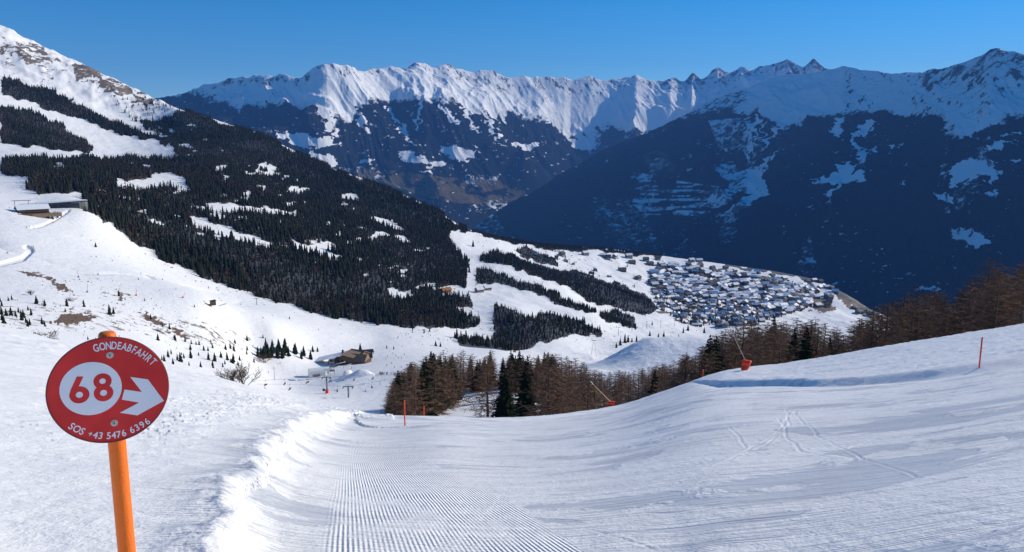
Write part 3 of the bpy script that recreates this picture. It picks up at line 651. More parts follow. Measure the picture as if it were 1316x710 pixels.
M_STEEL = simple('galvanised_steel', (0.22, 0.23, 0.25), 0.5, 0.15, 3, 0.6)
M_DARK = simple('dark_metal', (0.03, 0.03, 0.035), 0.5)
M_ORANGE = simple('orange_paint', (0.93, 0.19, 0.02), 0.45, 0.10, 25, bump=0.25)
M_ORED = simple('orange_red_plastic', (0.85, 0.07, 0.025), 0.5, 0.1, 3)
M_TAN = simple('tan_rod', (0.50, 0.36, 0.24), 0.5, 0.15, 3)

class MB:
    def __init__(s): s.v = []; s.f = []; s.m = []; s.mats = []
    def mi(s, m):
        if m not in s.mats: s.mats.append(m)
        return s.mats.index(m)
    def add(s, vs, fs, m):
        b = len(s.v); s.v += [tuple(v) for v in vs]; s.f += [tuple(b+i for i in f) for f in fs]; s.m += [s.mi(m)]*len(fs); return s
    def box(s, x0, x1, y0, y1, z0, z1, m):
        vs = [(x, y, z) for z in (z0, z1) for y in (y0, y1) for x in (x0, x1)]
        return s.add(vs, [(0, 2, 3, 1), (4, 5, 7, 6), (0, 1, 5, 4), (2, 6, 7, 3), (0, 4, 6, 2), (1, 3, 7, 5)], m)
    def tube(s, p, q, r0, r1, m, n=8, caps=True):
        p, q = Vector(p), Vector(q); d = (q-p).normalized(); a = d.orthogonal().normalized(); b = d.cross(a)
        vs = []
        for c, r in ((p, r0), (q, r1)):
            for i in range(n):
                t = 2*math.pi*i/n; vs.append(c+(a*math.cos(t)+b*math.sin(t))*r)
        fs = [(i, (i+1) % n, n+(i+1) % n, n+i) for i in range(n)]
        if caps: fs += [tuple(range(n-1, -1, -1)), tuple(range(n, 2*n))]
        return s.add(vs, fs, m)
    def slab(s, quad, th, m):
        """a sloping slab: four corner points on top, thickness downwards"""
        q = [Vector(c) for c in quad]; d = Vector((0, 0, -th)); vs = q+[c+d for c in q]
        return s.add(vs, [(0, 1, 2, 3), (7, 6, 5, 4), (0, 4, 5, 1), (1, 5, 6, 2), (2, 6, 7, 3), (3, 7, 4, 0)], m)
    def gable(s, x0, x1, y0, y1, z0, z1, m):
        """closed gable prism, ridge along x"""
        ym = (y0+y1)/2
        return s.add([(x0, y0, z0), (x1, y0, z0), (x1, y1, z0), (x0, y1, z0), (x0, ym, z1), (x1, ym, z1)],
                     [(0, 3, 2, 1), (0, 1, 5, 4), (2, 3, 4, 5), (0, 4, 3), (1, 2, 5)], m)
    def roof(s, x0, x1, y0, y1, z0, z1, m, th=0.3, ov=0.8):
        ym = (y0+y1)/2; sl = (z1-z0)/((y1-y0)/2)
        s.slab([(x0-ov, y0-ov, z0-ov*sl+th), (x1+ov, y0-ov, z0-ov*sl+th), (x1+ov, ym, z1+th), (x0-ov, ym, z1+th)], th*.98, m)
        s.slab([(x1+ov, y1+ov, z0-ov*sl+th), (x0-ov, y1+ov, z0-ov*sl+th), (x0-ov, ym, z1+th+.003), (x1+ov, ym, z1+th+.003)], th*.98, m); return s
    def mesh(s, name, smooth=False):
        me = bpy.data.meshes.new(name); me.from_pydata(s.v, [], s.f); me.polygons.foreach_set('material_index', s.m)
        if smooth: me.polygons.foreach_set('use_smooth', [True]*len(s.f))
        for m in s.mats: me.materials.append(m)
        me.update(); return me
    def build(s, name, parent=None, smooth=False):
        ob = bpy.data.objects.new(name, s.mesh(name, smooth)); COL.objects.link(ob)
        if parent: ob.parent = parent
        return ob
def tag(o, label, cat, group=None, kind=None):
    if label: o['label'] = label
    if cat: o['category'] = cat
    if group: o['group'] = group
    if kind: o['kind'] = kind
    return o
def empty(name, loc, rz=0, label=None, cat=None, group=None):
    o = bpy.data.objects.new(name, None); COL.objects.link(o); o.location = loc; o.rotation_euler = (0, 0, rz); o.empty_display_size = 0.5
    return tag(o, label, cat, group)
def copytree(o, loc, rz=0, sc_=1.0, label=None, group=None):
    c = o.copy(); COL.objects.link(c); c.location = loc; c.rotation_euler = (0, 0, rz)
    c.scale = (sc_,)*3 if not isinstance(sc_, tuple) else sc_
    if label: c['label'] = label
    if group: c['group'] = group
    for ch in o.children:
        k = ch.copy(); COL.objects.link(k); k.parent = c
        for g2 in ch.children:
            k2 = g2.copy(); COL.objects.link(k2); k2.parent = k
    return c
def C1(px, py, rmin=150):
    x, y, z, r = cast(px, py, rmin); return float(x[0]), float(y[0]), float(z[0]), float(r[0])
def face_cam(x, y): return -math.atan2(x, y)      # local -Y looks at the viewer

# ------------------------------------------------------------------ tree shapes (unit height 1, scaled)
def spruce_lo(seed, layers=5, n=6):
    rn = random.Random(seed); V = []; Fc = []
    for k in range(layers):
        z0 = 0.05+0.86*k/layers; z1 = min(1.0, z0+0.36-0.14*k/layers); R0 = (0.18-0.15*k/layers)*rn.uniform(.85, 1.15)
        b = len(V); ph = rn.random()*6
        for i in range(n):
            t = ph+2*math.pi*i/n; rr = R0*rn.uniform(.7, 1.25); V.append((rr*math.cos(t), rr*math.sin(t), z0-rn.uniform(0, .04)))
        V.append((rn.uniform(-.01, .01), rn.uniform(-.01, .01), z1))
        for i in range(n): Fc.append((b+i, b+(i+1) % n, b+n))
    return np.array(V), np.array(Fc)
def larch_lo(seed, n=26):
    rn = random.Random(seed); V = []; Fc = []
    for i in range(n):
        z = rn.uniform(.1, .93); L = (0.17*(1-z)+0.03)*rn.uniform(.7, 1.2); t = rn.random()*6.283; c, s_ = math.cos(t), math.sin(t)
        b = len(V); w_ = .028; V += [(0, 0, z-.02), (c*L-s_*w_, s_*L+c*w_, z+.03), (c*L+s_*w_, s_*L-c*w_, z+.07), (0, 0, z+.06)]
        Fc += [(b, b+1, b+2), (b, b+2, b+3)]
    b = len(V); V += [(-.012, 0, 0), (.012, 0, 0), (0, 0, 1), (0, -.012, 0), (0, .012, 0)]; Fc += [(b, b+1, b+2), (b+3, b+4, b+2)]
    return np.array(V), np.array(Fc)
def merged(name, protos, pts, mat):
    """pts rows: x y z h w rot proto"""
    Vs = []; Fs = []; base = 0
    for k, (V, Fc) in enumerate(protos):
        q = pts[pts[:, 6] == k]
        if not len(q): continue
        c, s_ = np.cos(q[:, 5]), np.sin(q[:, 5])
        X = (V[None, :, 0]*c[:, None]-V[None, :, 1]*s_[:, None])*q[:, 4, None]+q[:, 0, None]
        Y = (V[None, :, 0]*s_[:, None]+V[None, :, 1]*c[:, None])*q[:, 4, None]+q[:, 1, None]
        Z = V[None, :, 2]*q[:, 3, None]+q[:, 2, None]
        Vs.append(np.stack([X, Y, Z], -1).reshape(-1, 3))
        Fs.append((Fc[None]+(np.arange(len(q))*len(V))[:, None, None]+base).reshape(-1, 3)); base += len(q)*len(V)
    V = np.concatenate(Vs).astype(np.float32); Fc = np.concatenate(Fs).astype(np.int32)
    me = bpy.data.meshes.new(name); me.vertices.add(len(V)); me.vertices.foreach_set('co', V.ravel())
    me.loops.add(Fc.size); me.loops.foreach_set('vertex_index', Fc.ravel()); me.polygons.add(len(Fc))
    me.polygons.foreach_set('loop_start', (np.arange(len(Fc))*3).astype(np.int32)); me.update(calc_edges=True)
    me.materials.append(mat); ob = bpy.data.objects.new(name, me); COL.objects.link(ob); return ob

def spruce_hi(seed, whorls=24, wide=0.19):
    """crown of drooping branch fans, unit height"""
    rn = random.Random(seed); V = []; Fc = []
    lean = [rn.uniform(-.01, .01), rn.uniform(-.01, .01)]
    for k in range(whorls):
        f = k/(whorls-1); z = 0.10+0.88*f; Lk = wide*(1-f)**0.85+0.012
        nb = 8 if f < .8 else 5; ph = rn.random()*6
        for i in range(nb):
            t = ph+6.283*i/nb+rn.uniform(-.3, .3); L = Lk*rn.uniform(.6, 1.15); c, s_ = math.cos(t), math.sin(t)
            d = -0.30*L+rn.uniform(-.01, .01); w_ = L*0.34+0.006
            zz = z+rn.uniform(-.012, .012); b = len(V); m1 = 0.55
            V += [(lean[0]*f, lean[1]*f, zz+.010), (c*L*m1-s_*w_, s_*L*m1+c*w_, zz+d*m1-.012), (c*L, s_*L, zz+d+.012), (c*L*m1+s_*w_, s_*L*m1-c*w_, zz+d*m1-.012), (c*L*.6, s_*L*.6, zz+d*.5+.012)]
            Fc += [(b, b+1, b+4), (b, b+4, b+3), (b+1, b+2, b+4), (b+3, b+4, b+2)]
            for _ in range(3):
                u = rn.uniform(.35, .95); sg = rn.choice((-1, 1)); b = len(V); q = L*u; e = L*.28
                V += [(c*q, s_*q, zz+d*u+.006), (c*(q+e*.6)-s_*e*sg, s_*(q+e*.6)+c*e*sg, zz+d*u-.018), (c*(q+e), s_*(q+e), zz+d*u-.004)]
                Fc.append((b, b+1, b+2))
    b = len(V); V += [(-.006, 0, .93), (.006, 0, .93), (0, 0, 1.0), (0, .006, .93)]; Fc += [(b, b+1, b+2), (b+1, b+3, b+2), (b+3, b, b+2)]
    return V, Fc
def larch_hi(seed, nb=74, wide=0.17, twigs=20):
    """bare larch crown: limbs with many fine hanging twigs, unit height"""
    rn = random.Random(seed); V = []; Fc = []
    def sliver(p, q, w_):
        a = Vector(q)-Vector(p); o_ = a.cross(Vector((rn.uniform(-1, 1), rn.uniform(-1, 1), rn.uniform(-1, 1))))
        if o_.length < 1e-9: return
        o_ = o_.normalized()*w_; b = len(V); V.extend([tuple(Vector(p)-o_), tuple(Vector(p)+o_), tuple(q)]); Fc.append((b, b+1, b+2))
    for i in range(nb):
        f = (i+rn.random())/nb; z = .06+.92*f; L = (wide*(1-f)**.55+.012)*rn.uniform(.65, 1.2); t = i*2.399+rn.uniform(-.4, .4)
        c, s_ = math.cos(t), math.sin(t); up = rn.uniform(-.05, .3)*L
        p0 = Vector((0, 0, z)); p1 = Vector((c*L*.6, s_*L*.6, z-L*.06)); p2 = Vector((c*L, s_*L, z+up))
        sliver(p0, p1, .0022); sliver(p1*0.999, p2, .0016); sliver(p0, p2, .0014)
        nt_ = int(twigs*(0.45+L/wide))
        for j in range(nt_):
            u = rn.uniform(.12, 1); base = p0.lerp(p1, u/.6) if u < .6 else p1.lerp(p2, (u-.6)/.4)
            e = L*rn.uniform(.16, .42)+.006; a2 = t+rn.choice((-1, 1))*rn.uniform(.4, 1.5)
            q = base+Vector((math.cos(a2)*e, math.sin(a2)*e, rn.uniform(-.75, .35)*e)); sliver(base, q, .0019+.0012*rn.random())
    return V, Fc
def trunk_mesh(seed, r=0.011, top=0.97):
    rn = random.Random(seed); mb = MB(); p = Vector((0, 0, -0.03)); n = 6
    for k in range(n):
        q = Vector((rn.uniform(-.003, .003), rn.uniform(-.003, .003), top*(k+1)/n)); mb.tube(p, q, r*(1-k/n)+.0012, r*(1-(k+1)/n)+.0012, M_BARK, 6, False); p = q
    return mb.mesh('trunk', True)
def raw_mesh(name, V, Fc, mat):
    me = bpy.data.meshes.new(name); me.from_pydata([tuple(v) for v in V], [], [tuple(f) for f in Fc]); me.materials.append(mat); me.update(); return me
SPRH = [raw_mesh('crown', *spruce_hi(40+i, 24, (.17, .2, .15, .19)[i]), M_SPR) for i in range(4)]
LARH = [raw_mesh('crown', *larch_hi(60+i, (84, 72, 78, 66, 80)[i], (.17, .2, .155, .23, .185)[i], 24), M_LAR) for i in range(5)]
TRK_M = [trunk_mesh(80+i) for i in range(3)]
SPRM = []
for i in range(4):
    V, Fc = spruce_lo(140+i, 8, 9); SPRM.append(raw_mesh('spruce_tree', V, Fc, M_SPR))
def detailed_tree(kind, x, y, z, h, label, group, wide=1.0):
    t = empty('larch_tree' if kind == 'l' else 'spruce_tree', (x, y, z-0.2), random.random()*6.28, label, 'tree', group)
    s_ = h; t.scale = (s_*wide, s_*wide, s_)
    ms = LARH if kind == 'l' else SPRH
    for nm, me in (('crown', random.choice(ms)), ('trunk', random.choice(TRK_M))):
        o = bpy.data.objects.new(nm, me); COL.objects.link(o); o.parent = t
    return t
def small_spruce(x, y, z, h, label, group, name='spruce_tree'):
    o = bpy.data.objects.new(name, random.choice(SPRM)); COL.objects.link(o); o.location = (x, y, z-0.15*h*0.2)
    wd = h*random.uniform(.95, 1.35); o.scale = (wd, wd, h); o.rotation_euler = (0, 0, random.random()*6.28)
    return tag(o, label, 'tree', group)

# ------------------------------------------------------------------ the wood right behind the piste edge
TOP = [(500,500),(508,482),(516,474),(530,466),(545,458),(560,452),(600,449),(650,452),(690,450),(720,456),(745,462),(765,474),(780,478),(800,474),(830,472),(860,466),(878,456),(900,446),(915,428),(935,419),(960,415),(1000,414),(1040,416),(1062,420),(1074,430),(1084,440),(1096,418),(1112,404),(1135,398),(1150,393),(1170,382),(1190,384),(1205,392),(1216,404),(1224,388),(1236,364),(1256,354),(1275,360),(1290,372),(1300,368),(1316,356),(1345,348),(1500,330)]
TX, TY = np.array(TOP, float).T
cand = []
def scatter(n, px0, px1, r0, r1, mind, kindf, skip=None, seed=1, far=0.0):
    rn = np.random.default_rng(seed); out = []
    for _ in range(n*60):
        if len(out) >= n: break
        p = rn.uniform(px0, px1); r = rn.uniform(r0, r1); a = float(azt(p, 470)[0]); x, y = math.sin(a)*r, math.cos(a)*r
        z = float(hG(x, y)[0]); ppx, ppy, _ = proj(x, y, z)
        if skip and skip(float(ppx), float(ppy), r): continue
        if any((x-q[0])**2+(y-q[1])**2 < mind*mind for q in cand): continue
        top = float(np.interp(ppx, TX, TY)); h = (float(ppy)-top)/975*r*1.02*rn.uniform(0.80, 1.10)
        if h < 4 or h > 34: continue
        k = kindf(float(ppx), r, rn); out.append((x, y, z, h, k)); cand.append((x, y, z, h, k))
    return out
open_patch = lambda px, py, r: bool(inpoly(np.array([px]), np.array([py]), [(556, 545), (590, 512), (625, 506), (700, 508), (712, 545)])[0]) and random.random() < .93
crest_gap = lambda px, py, r: (r < float(crr(math.atan2((px-CX), F*1.0)))+8)
def sk(px, py, r): return open_patch(px, py, r) or crest_gap(px, py, r)
T1 = scatter(125, 506, 712, 160, 330, 3.6, lambda p, r, rn: 's' if rn.random() < (0.15 if p < 545 or r < 190 else 0.50) else 'l', sk, 5)
T2 = scatter(95, 700, 885, 110, 300, 3.8, lambda p, r, rn: 's' if rn.random() < 0.04 else 'l', sk, 6)
T3 = scatter(100, 875, 1082, 125, 260, 3.8, lambda p, r, rn: 's' if rn.random() < 0.05 else 'l', sk, 7)
T4 = scatter(80, 1088, 1340, 128, 240, 4.2, lambda p, r, rn: 's' if rn.random() < (0.3 if 1222 < p < 1248 else 0.0) else 'l', sk, 8)
for T, wh in ((T1, 'in the dense wood beyond the two orange poles'), (T2, 'in the thin wood left of the orange padded lance'), (T3, 'in the brown wood in front of the village'), (T4, 'in the tall wood above the right snow crest')):
    for x, y, z, h, k in T:
        detailed_tree(k, x, y, z, h, ('bare brown larch ' if k == 'l' else 'dark green spruce ')+wh, ('larches ' if k == 'l' else 'spruces ')+wh, random.uniform(1.35, 2.1) if k == 'l' else random.uniform(1.1, 1.45))
print('larch hi', sum(1 for c in cand if c[4] == 'l')+6)
n_spr_hi = sum(1 for c in cand if c[4] == 's')
# young golden larches right at the edge
for (p, r, top) in ((724, 92, 492), (740, 96, 505), (797, 108, 497), (1130, 124, 428), (1150, 126, 420), (1060, 122, 440)):
    a = float(azt(p, 500)[0]); x, y = math.sin(a)*r, math.cos(a)*r; z = float(hG(x, y)[0]); ppy = float(proj(x, y, z)[1])
    h = max(3, (ppy-top)/975*r)
    detailed_tree('l', x, y, z, h, 'pale bushy young larch just beyond the snow crest', 'young larches at the snow crest', 1.7)

# ------------------------------------------------------------------ small spruces standing free on the open slopes
free = [(2,404,11),(8,406,9),(14,404,11),(20,405,8),(0,388,7),(28,412,12),(36,420,9),(40,404,9),(47,391,10),(57,394,6),(5,416,10),(30,406,10),(86,394,10),(108,395,9),(84,401,5),(141,405,13),(146,404,9),(153,381,8),(186,387,4),(123,318,6),(250,395,4),(194,411,7),(218,424,8),(209,421,5),(237,446,0),
        (123,438,4),(113,437,5),(228,463,9),(232,465,13),(245,460,11),(243,470,6),(258,472,8),(262,451,7),(268,462,10),(276,464,12),(284,460,9),(292,463,11),(300,464,12),(256,444,6),(271,440,4),(290,450,8),(296,449,9),(308,464,8),(246,443,6),(220,455,7),(222,466,5),
        (268,371,3),(293,370,4),(372,410,4),(338,434,5),(400,393,5),(178,360,3),(318,376,3),(24,276,2)]
free += [(330+i*5.2+random.uniform(-2, 2), 456+random.uniform(-2, 6), random.uniform(9, 17)) for i in range(14)]
free += [(352+random.uniform(-14, 16), 455+random.uniform(-5, 8), random.uniform(12, 19)) for i in range(16)]
free += [(random.uniform(180, 335), random.uniform(436, 474), random.uniform(4, 9)) for i in range(34)]+[(random.uniform(0, 60), random.uniform(384, 420), random.uniform(5, 10)) for i in range(12)]
free += [(402,452,9),(408,452,7),(463,450,10),(497,448,5),(530,425,5),(545,428,6),(552,426,5),(506,449,5),(560,445,8),(566,446,7)]
nfree = 0
for (p, q, s_) in free:
    if s_ < 2: continue
    x, y, z, r = C1(p, q, 300)
    if not (r == r): continue
    small_spruce(x, y, z, s_/975*r*1.04, 'small dark spruce standing on the open snowfield at left', 'free-standing small spruces'); nfree += 1
free2 = [(680+random.uniform(-40, 40), 411+random.uniform(-8, 8), 9) for _ in range(4)]+[(790,388,7),(838,420,6),(884,425,8),(905,428,9),(878,430,8),(826,441,7),(812,441,7),(818,440,9),(846,437,10),(853,436,11),(858,438,8),(862,437,7),(868,438,6),(872,437,8),(797,445,11),(803,442,13),(807,441,10),(792,448,8),(835,434,8),(756,426,8),(768,427,7),(700,424,8),(720,425,9),(600,343,11),(603,352,10),(608,318,9),(628,361,7),(720,392,3),(770,356,3),(806,345,4),(815,371,5),(648,331,4)]
for (p, q, s_) in free2:
    x, y, z, r = C1(p, q, 500)
    if r == r: small_spruce(x, y, z, s_/975*r*1.04, 'small dark spruce in a group on the valley pistes below the village', 'small spruces on the valley pistes'); nfree += 1

# ------------------------------------------------------------------ forest on the left slope and the terrace
M = 420000
r_s = np.sqrt(rng.uniform(820**2, 2950**2, M)); a_s = rng.uniform(-0.68, 0.24, M)
xs, ys = np.sin(a_s)*r_s, np.cos(a_s)*r_s
okr = r_s < rlimB(a_s)*1.012; xs, ys, r_s = xs[okr], ys[okr], r_s[okr]
cell = 4.9; key = (np.floor(xs/cell).astype(np.int64)*100003+np.floor(ys/cell).astype(np.int64)); _, ui = np.unique(key, return_index=True)
xs, ys, r_s = xs[ui], ys[ui], r_s[ui]; zs = hB(xs, ys); ppx, ppy, _ = proj(xs, ys, zs)
keep = forestness(ppx, ppy)
_top = ppy-3/r_s*975
for _p in CLEAR: keep &= ~inpoly(ppx, _top, _p)
left_top = inpoly(ppx, ppy, [(140, 130), (185, 125), (232, 142), (205, 175), (170, 155)]) & (rng.random(len(xs)) < .10)
keep |= left_top
keep |= inpoly(ppx, ppy, [(1040, 408), (1085, 410), (1080, 420), (1040, 420)])
xs, ys, zs, ppx, ppy, r_s = [q[keep] for q in (xs, ys, zs, ppx, ppy, r_s)]
hh_ = (7+11*rng.random(len(xs))**1.5)*(0.8+0.25*noise(xs/90, ys/90, 8)); hh_ = np.where(r_s > 1900, hh_*.9, hh_); hh_ = np.where(ppx > 600, hh_*0.72, hh_)
lar_zone = (fbm(ppx/30, ppy/12, 3, 55) > 0.16) | inpoly(ppx, ppy, [(300, 350), (400, 372), (430, 408), (330, 378)]) | inpoly(ppx, ppy, [(10, 225), (60, 232), (50, 250), (12, 244)]) | inpoly(ppx, ppy, [(60, 165), (90, 165), (122, 190), (110, 196), (70, 185)]) | inpoly(ppx, ppy, [(400, 385), (460, 390), (460, 410), (410, 405)]) | inpoly(ppx, ppy, [(525, 395), (560, 395), (560, 420), (520, 420)])
isl = lar_zone & (rng.random(len(xs)) < 0.55) 
pts = np.stack([xs, ys, zs-0.5, hh_, hh_*rng.uniform(.95, 1.45, len(xs)), rng.uniform(0, 6.28, len(xs)), rng.integers(0, 4, len(xs))], 1)
app = hh_/r_s; sp_i = np.where(~isl)[0]; nind = max(0, 300-nfree-n_spr_hi); big = sp_i[np.argsort(-app[sp_i])[:nind]]
for i in big:
    small_spruce(xs[i], ys[i], zs[i], hh_[i], 'tall dark spruce on the lower edge of the left slope forest', 'spruces along the lower forest edge')
m_ = np.ones(len(xs), bool); m_[big] = False
protoS = [spruce_lo(200+i, 5, 6) for i in range(4)]; protoL = [larch_lo(300+i) for i in range(4)]
o_ = merged('spruce_forest', protoS, pts[m_ & ~isl], M_SPRF); tag(o_, 'dense dark spruce forest covering the left slope', 'forest', None, 'stuff')
o_ = merged('larch_forest', protoL, pts[isl], M_LARF); tag(o_, 'brown bare larches mixed into the forest on the left slope', 'forest', None, 'stuff')
print('forest trees', len(xs), 'larch', isl.sum(), 'free', nfree, 'hi', n_spr_hi)

# low scrub and stones poking from the open slope
sc_pts = []
for poly, n in (([(0, 385), (160, 390), (330, 440), (330, 468), (180, 440), (0, 420)], 330), ([(20, 340), (120, 350), (260, 410), (180, 410), (40, 370)], 90), ([(100, 300), (250, 345), (480, 430), (420, 432), (240, 390), (100, 330)], 110),
                ([(500, 430), (600, 415), (640, 425), (600, 440), (520, 440)], 80), ([(40, 425), (80, 420), (75, 432), (45, 433)], 120), ([(600, 300), (700, 325), (830, 345), (830, 375), (700, 345), (620, 320)], 130), ([(700, 425), (830, 420), (900, 425), (860, 435), (740, 440)], 60)):
    P_ = np.array(poly, float); k = 0
    q = rng.uniform(P_.min(0), P_.max(0), (n*3, 2)); q = q[inpoly(q[:, 0], q[:, 1], poly)][:n]
    q = q[fbm(q[:, 0]/18, q[:, 1]/9, 3, 12) > -0.12]
    x, y, z, r = cast(q[:, 0], q[:, 1], 300); ok = np.isfinite(r)
    hh = rng.uniform(.5, 1.0, ok.sum())*r[ok]/975*2.2
    sc_pts.append(np.stack([x[ok], y[ok], z[ok]-0.1, hh*.8, hh*rng.uniform(1.5, 4.5, ok.sum()), rng.uniform(0, 6.28, ok.sum()), rng.integers(0, 4, ok.sum())], 1))
o_ = merged('scrub', [larch_lo(400+i, 30) for i in range(4)], np.concatenate(sc_pts), M_LARF); tag(o_, 'low bare scrub poking through the snow on the slopes', 'scrub', None, 'stuff')

# bare bushes on the left snow edge
def bush(x, y, z, h, label, seed, wide=1.0):
    rn = random.Random(seed); V = []; Fc = []
    def grow(p, d, L, w_, lv):
        q = p+d*L; o_ = d.orthogonal().normalized()*w_; o2 = d.cross(o_).normalized()*w_; b = len(V)
        V.extend([p+o_, p-o_, p+o2, p-o2, q]); Fc.extend([(b, b+1, b+4), (b+2, b+3, b+4)])
        if lv:
            for _ in range(4 if lv > 1 else 5):
                u = rn.uniform(.35, 1); nd = (d+Vector((rn.uniform(-.8, .8), rn.uniform(-.8, .8), rn.uniform(-.3, .5)))).normalized()
                grow(p.lerp(q, u), nd, L*rn.uniform(.45, .7), w_*.65, lv-1)
    for i in range(16):
        t = rn.random()*6.28; d = Vector((math.cos(t)*rn.uniform(.2, 1.1)*wide, math.sin(t)*rn.uniform(.2, 1.1)*wide, 1)).normalized()
        grow(Vector((rn.uniform(-.1, .1)*wide, rn.uniform(-.1, .1), -.03)), d, rn.uniform(.4, .62), .012, 3)
    o = bpy.data.objects.new('bare_bush', raw_mesh('bare_bush', V, Fc, M_BUSH)); COL.objects.link(o); o.location = (x, y, z); o.scale = (h,)*3
    return tag(o, label, 'bush')
M_BUSH = simple('bush_twigs', (0.115, 0.075, 0.05), 0.9, 0.3, 3)
for k, (p, q, hp, wd, lb) in enumerate(((312, 488, 26, 1.2, 'large bare bush on the snow edge left of the chairlift'), (296, 486, 18, 1.1, 'lower bare bush left of the large bush on the snow edge'), (52, 428, 13, 3.2, 'wide low bare bush on the crest behind the sign'), (340, 466, 16, 1.4, 'bare bush at the foot of the spruce group by the basin'),
                 (112, 404, 6, 2, 'small bare shrub beside the brown earth bank'), (93, 387, 7, 2, 'low shrub above the brown earth bank'), (40, 379, 7, 1.2, 'small bare shrub on the upper left snowfield'), (205, 427, 7, 2, 'low bare shrub above the red sign'))):
    x, y, z, r = C1(p, q, 300)
    if k in (0, 1, 2):
        a = float(azt(p, q)[0]); r = float(crr(a))*1.03+2; x, y = math.sin(a)*r, math.cos(a)*r; z = float(hA(np.array([x]), np.array([y]))[0])
        zt = float(azt(p, q-hp)[1])*r; h = max(1.0, zt-z)
    else: h = hp/975*r*1.05
    bush(x, y, z, h, lb, 500+k, wd)

# ================================================================== piste sign
def ray3(px, py):
    x, y, z = ray(px, py); return Vector((float(x), float(y), float(z)))
SC = ray3(140.6, 501.8)*3.62                                 # centre of the disc
sn_ = Vector((-SC.x, -SC.y, 0)).normalized()
sn_ = (Matrix.Rotation(R(SIGN_YAW), 3, 'Z') @ sn_)
sn_ = (sn_+Vector((0, 0, SIGN_TILT))).normalized()
sx_ = Vector((0, 0, 1)).cross(sn_).normalized(); sy_ = sn_.cross(sx_).normalized()
SROT = Matrix((sx_, sy_, sn_)).transposed()
def s2(X, Y):
    """photo-crop reading -> disc plane coordinates (metres)"""
    d = ray3(50+X/4.439, 420+Y/4.439); t = SC.dot(sn_)/d.dot(sn_); p = d*t-SC
    return p.dot(sx_), p.dot(sy_)
gx, gy = C_ground = (SC.x, SC.y)
root = empty('piste_sign', (SC.x, SC.y, float(hA(np.array([SC.x]), np.array([SC.y]))[0])), 0, 'round red piste sign on an orange pole reading 68 with a white arrow', 'sign')
def sobj(name, vs, fs, mat, parent, smooth=False, bev=0.0):
    """mesh given in disc coordinates, placed with the disc's frame"""
    me = bpy.data.meshes.new(name); me.from_pydata(vs, [], fs); me.materials.append(mat); me.update()
    if smooth: me.polygons.foreach_set('use_smooth', [True]*len(fs))
    ob = bpy.data.objects.new(name, me); COL.objects.link(ob); ob.parent = parent
    M_ = Matrix.LocRotScale(SC, SROT.to_quaternion(), None); W = M_
    if parent is root: ob.matrix_parent_inverse = Matrix.Translation(root.location).inverted(); ob.matrix_basis = W
    return ob
def prism(pts, z0, z1):
    n = len(pts); vs = [(x, y, z0) for x, y in pts]+[(x, y, z1) for x, y in pts]
    return vs, [tuple(range(n-1, -1, -1)), tuple(range(n, 2*n))]+[(i, (i+1) % n, n+(i+1) % n, n+i) for i in range(n)]
gR = N('sign_red'); nn = gR.noise(gR.obj(), 40, 4, 0.6); n0 = gR.noise(gR.obj(), 5, 4)
gR.b.inputs['Specular IOR Level'].default_value = 0.3
M_RED = gR.out(gR.mix(gR.ramp(n0, .3, .7), (0.62, 0.022, 0.024), (0.78, 0.036, 0.034)), gR.ramp(nn, .3, .7, .38, .55))
M_REDD = simple('sign_rim', (0.20, 0.05, 0.05), 0.5)
M_SWHITE = simple('sign_white', (0.83, 0.84, 0.86), 0.45, 0.03, 8)
M_BOLT = simple('bolt_zinc', (0.45, 0.45, 0.43), 0.35, 0.25, 60, 0.8)
M_SCREW = simple('bolt_socket', (0.06, 0.06, 0.06), 0.5, metal=0.5)
ex = [s2(*q) for q in ((50, 370), (748, 340), (400, 68), (400, 658))]
RD = SIGN_R
disc = [(RD*math.cos(2*math.pi*i/96), RD*math.sin(2*math.pi*i/96)) for i in range(96)]
panel = sobj('sign_panel', *prism(disc, -0.004, 0.0), M_RED, root)
rim = []; fr = []
for k, (r_, z_) in enumerate(((RD, -.006), (RD+.004, -.004), (RD+.004, .002), (RD-.001, .003))):
    rim += [(r_*math.cos(2*math.pi*i/96), r_*math.sin(2*math.pi*i/96), z_) for i in range(96)]
for k in range(3): fr += [(k*96+i, k*96+(i+1) % 96, (k+1)*96+(i+1) % 96, (k+1)*96+i) for i in range(96)]
sobj('rim', rim, fr, M_REDD, root, True)
def child(name, vs, fs, mat, par=None):
    par = par or panel; me = bpy.data.meshes.new(name); me.from_pydata([tuple(v) for v in vs], [], fs); me.materials.append(mat); me.update()
    ob = bpy.data.objects.new(name, me); COL.objects.link(ob); ob.parent = par; return ob
cc = s2(298, 354); rc_ = (abs(s2(117, 354)[0]-cc[0])+abs(s2(478, 350)[0]-cc[0]))/2
rv = (abs(s2(298, 203)[1]-cc[1])+abs(s2(298, 504)[1]-cc[1]))/2
rw = (rc_+rv)/2; print('SIGN circle', cc, rc_, rv, 'disc ext', ex)
child('number_disc', *prism([(cc[0]+rw*math.cos(2*math.pi*i/72), cc[1]+rw*math.sin(2*math.pi*i/72)) for i in range(72)], 0.0004, 0.0014), M_SWHITE)
arrow = [s2(*q) for q in ((521, 287), (622, 301), (713, 423), (562, 506), (462, 491), (572, 433), (473, 416), (488, 359), (588, 373))]
child('arrow', *prism(arrow, 0.0004, 0.0014), M_SWHITE)
ADV = {' ': .62, '+': 1.05, 'G': 1.12, 'O': 1.16, 'N': 1.08, 'D': 1.04, 'E': .93, 'A': 1.02, 'B': 1.02, 'F': .86, 'H': 1.06, 'R': 1.0, 'T': .80, 'S': .95}
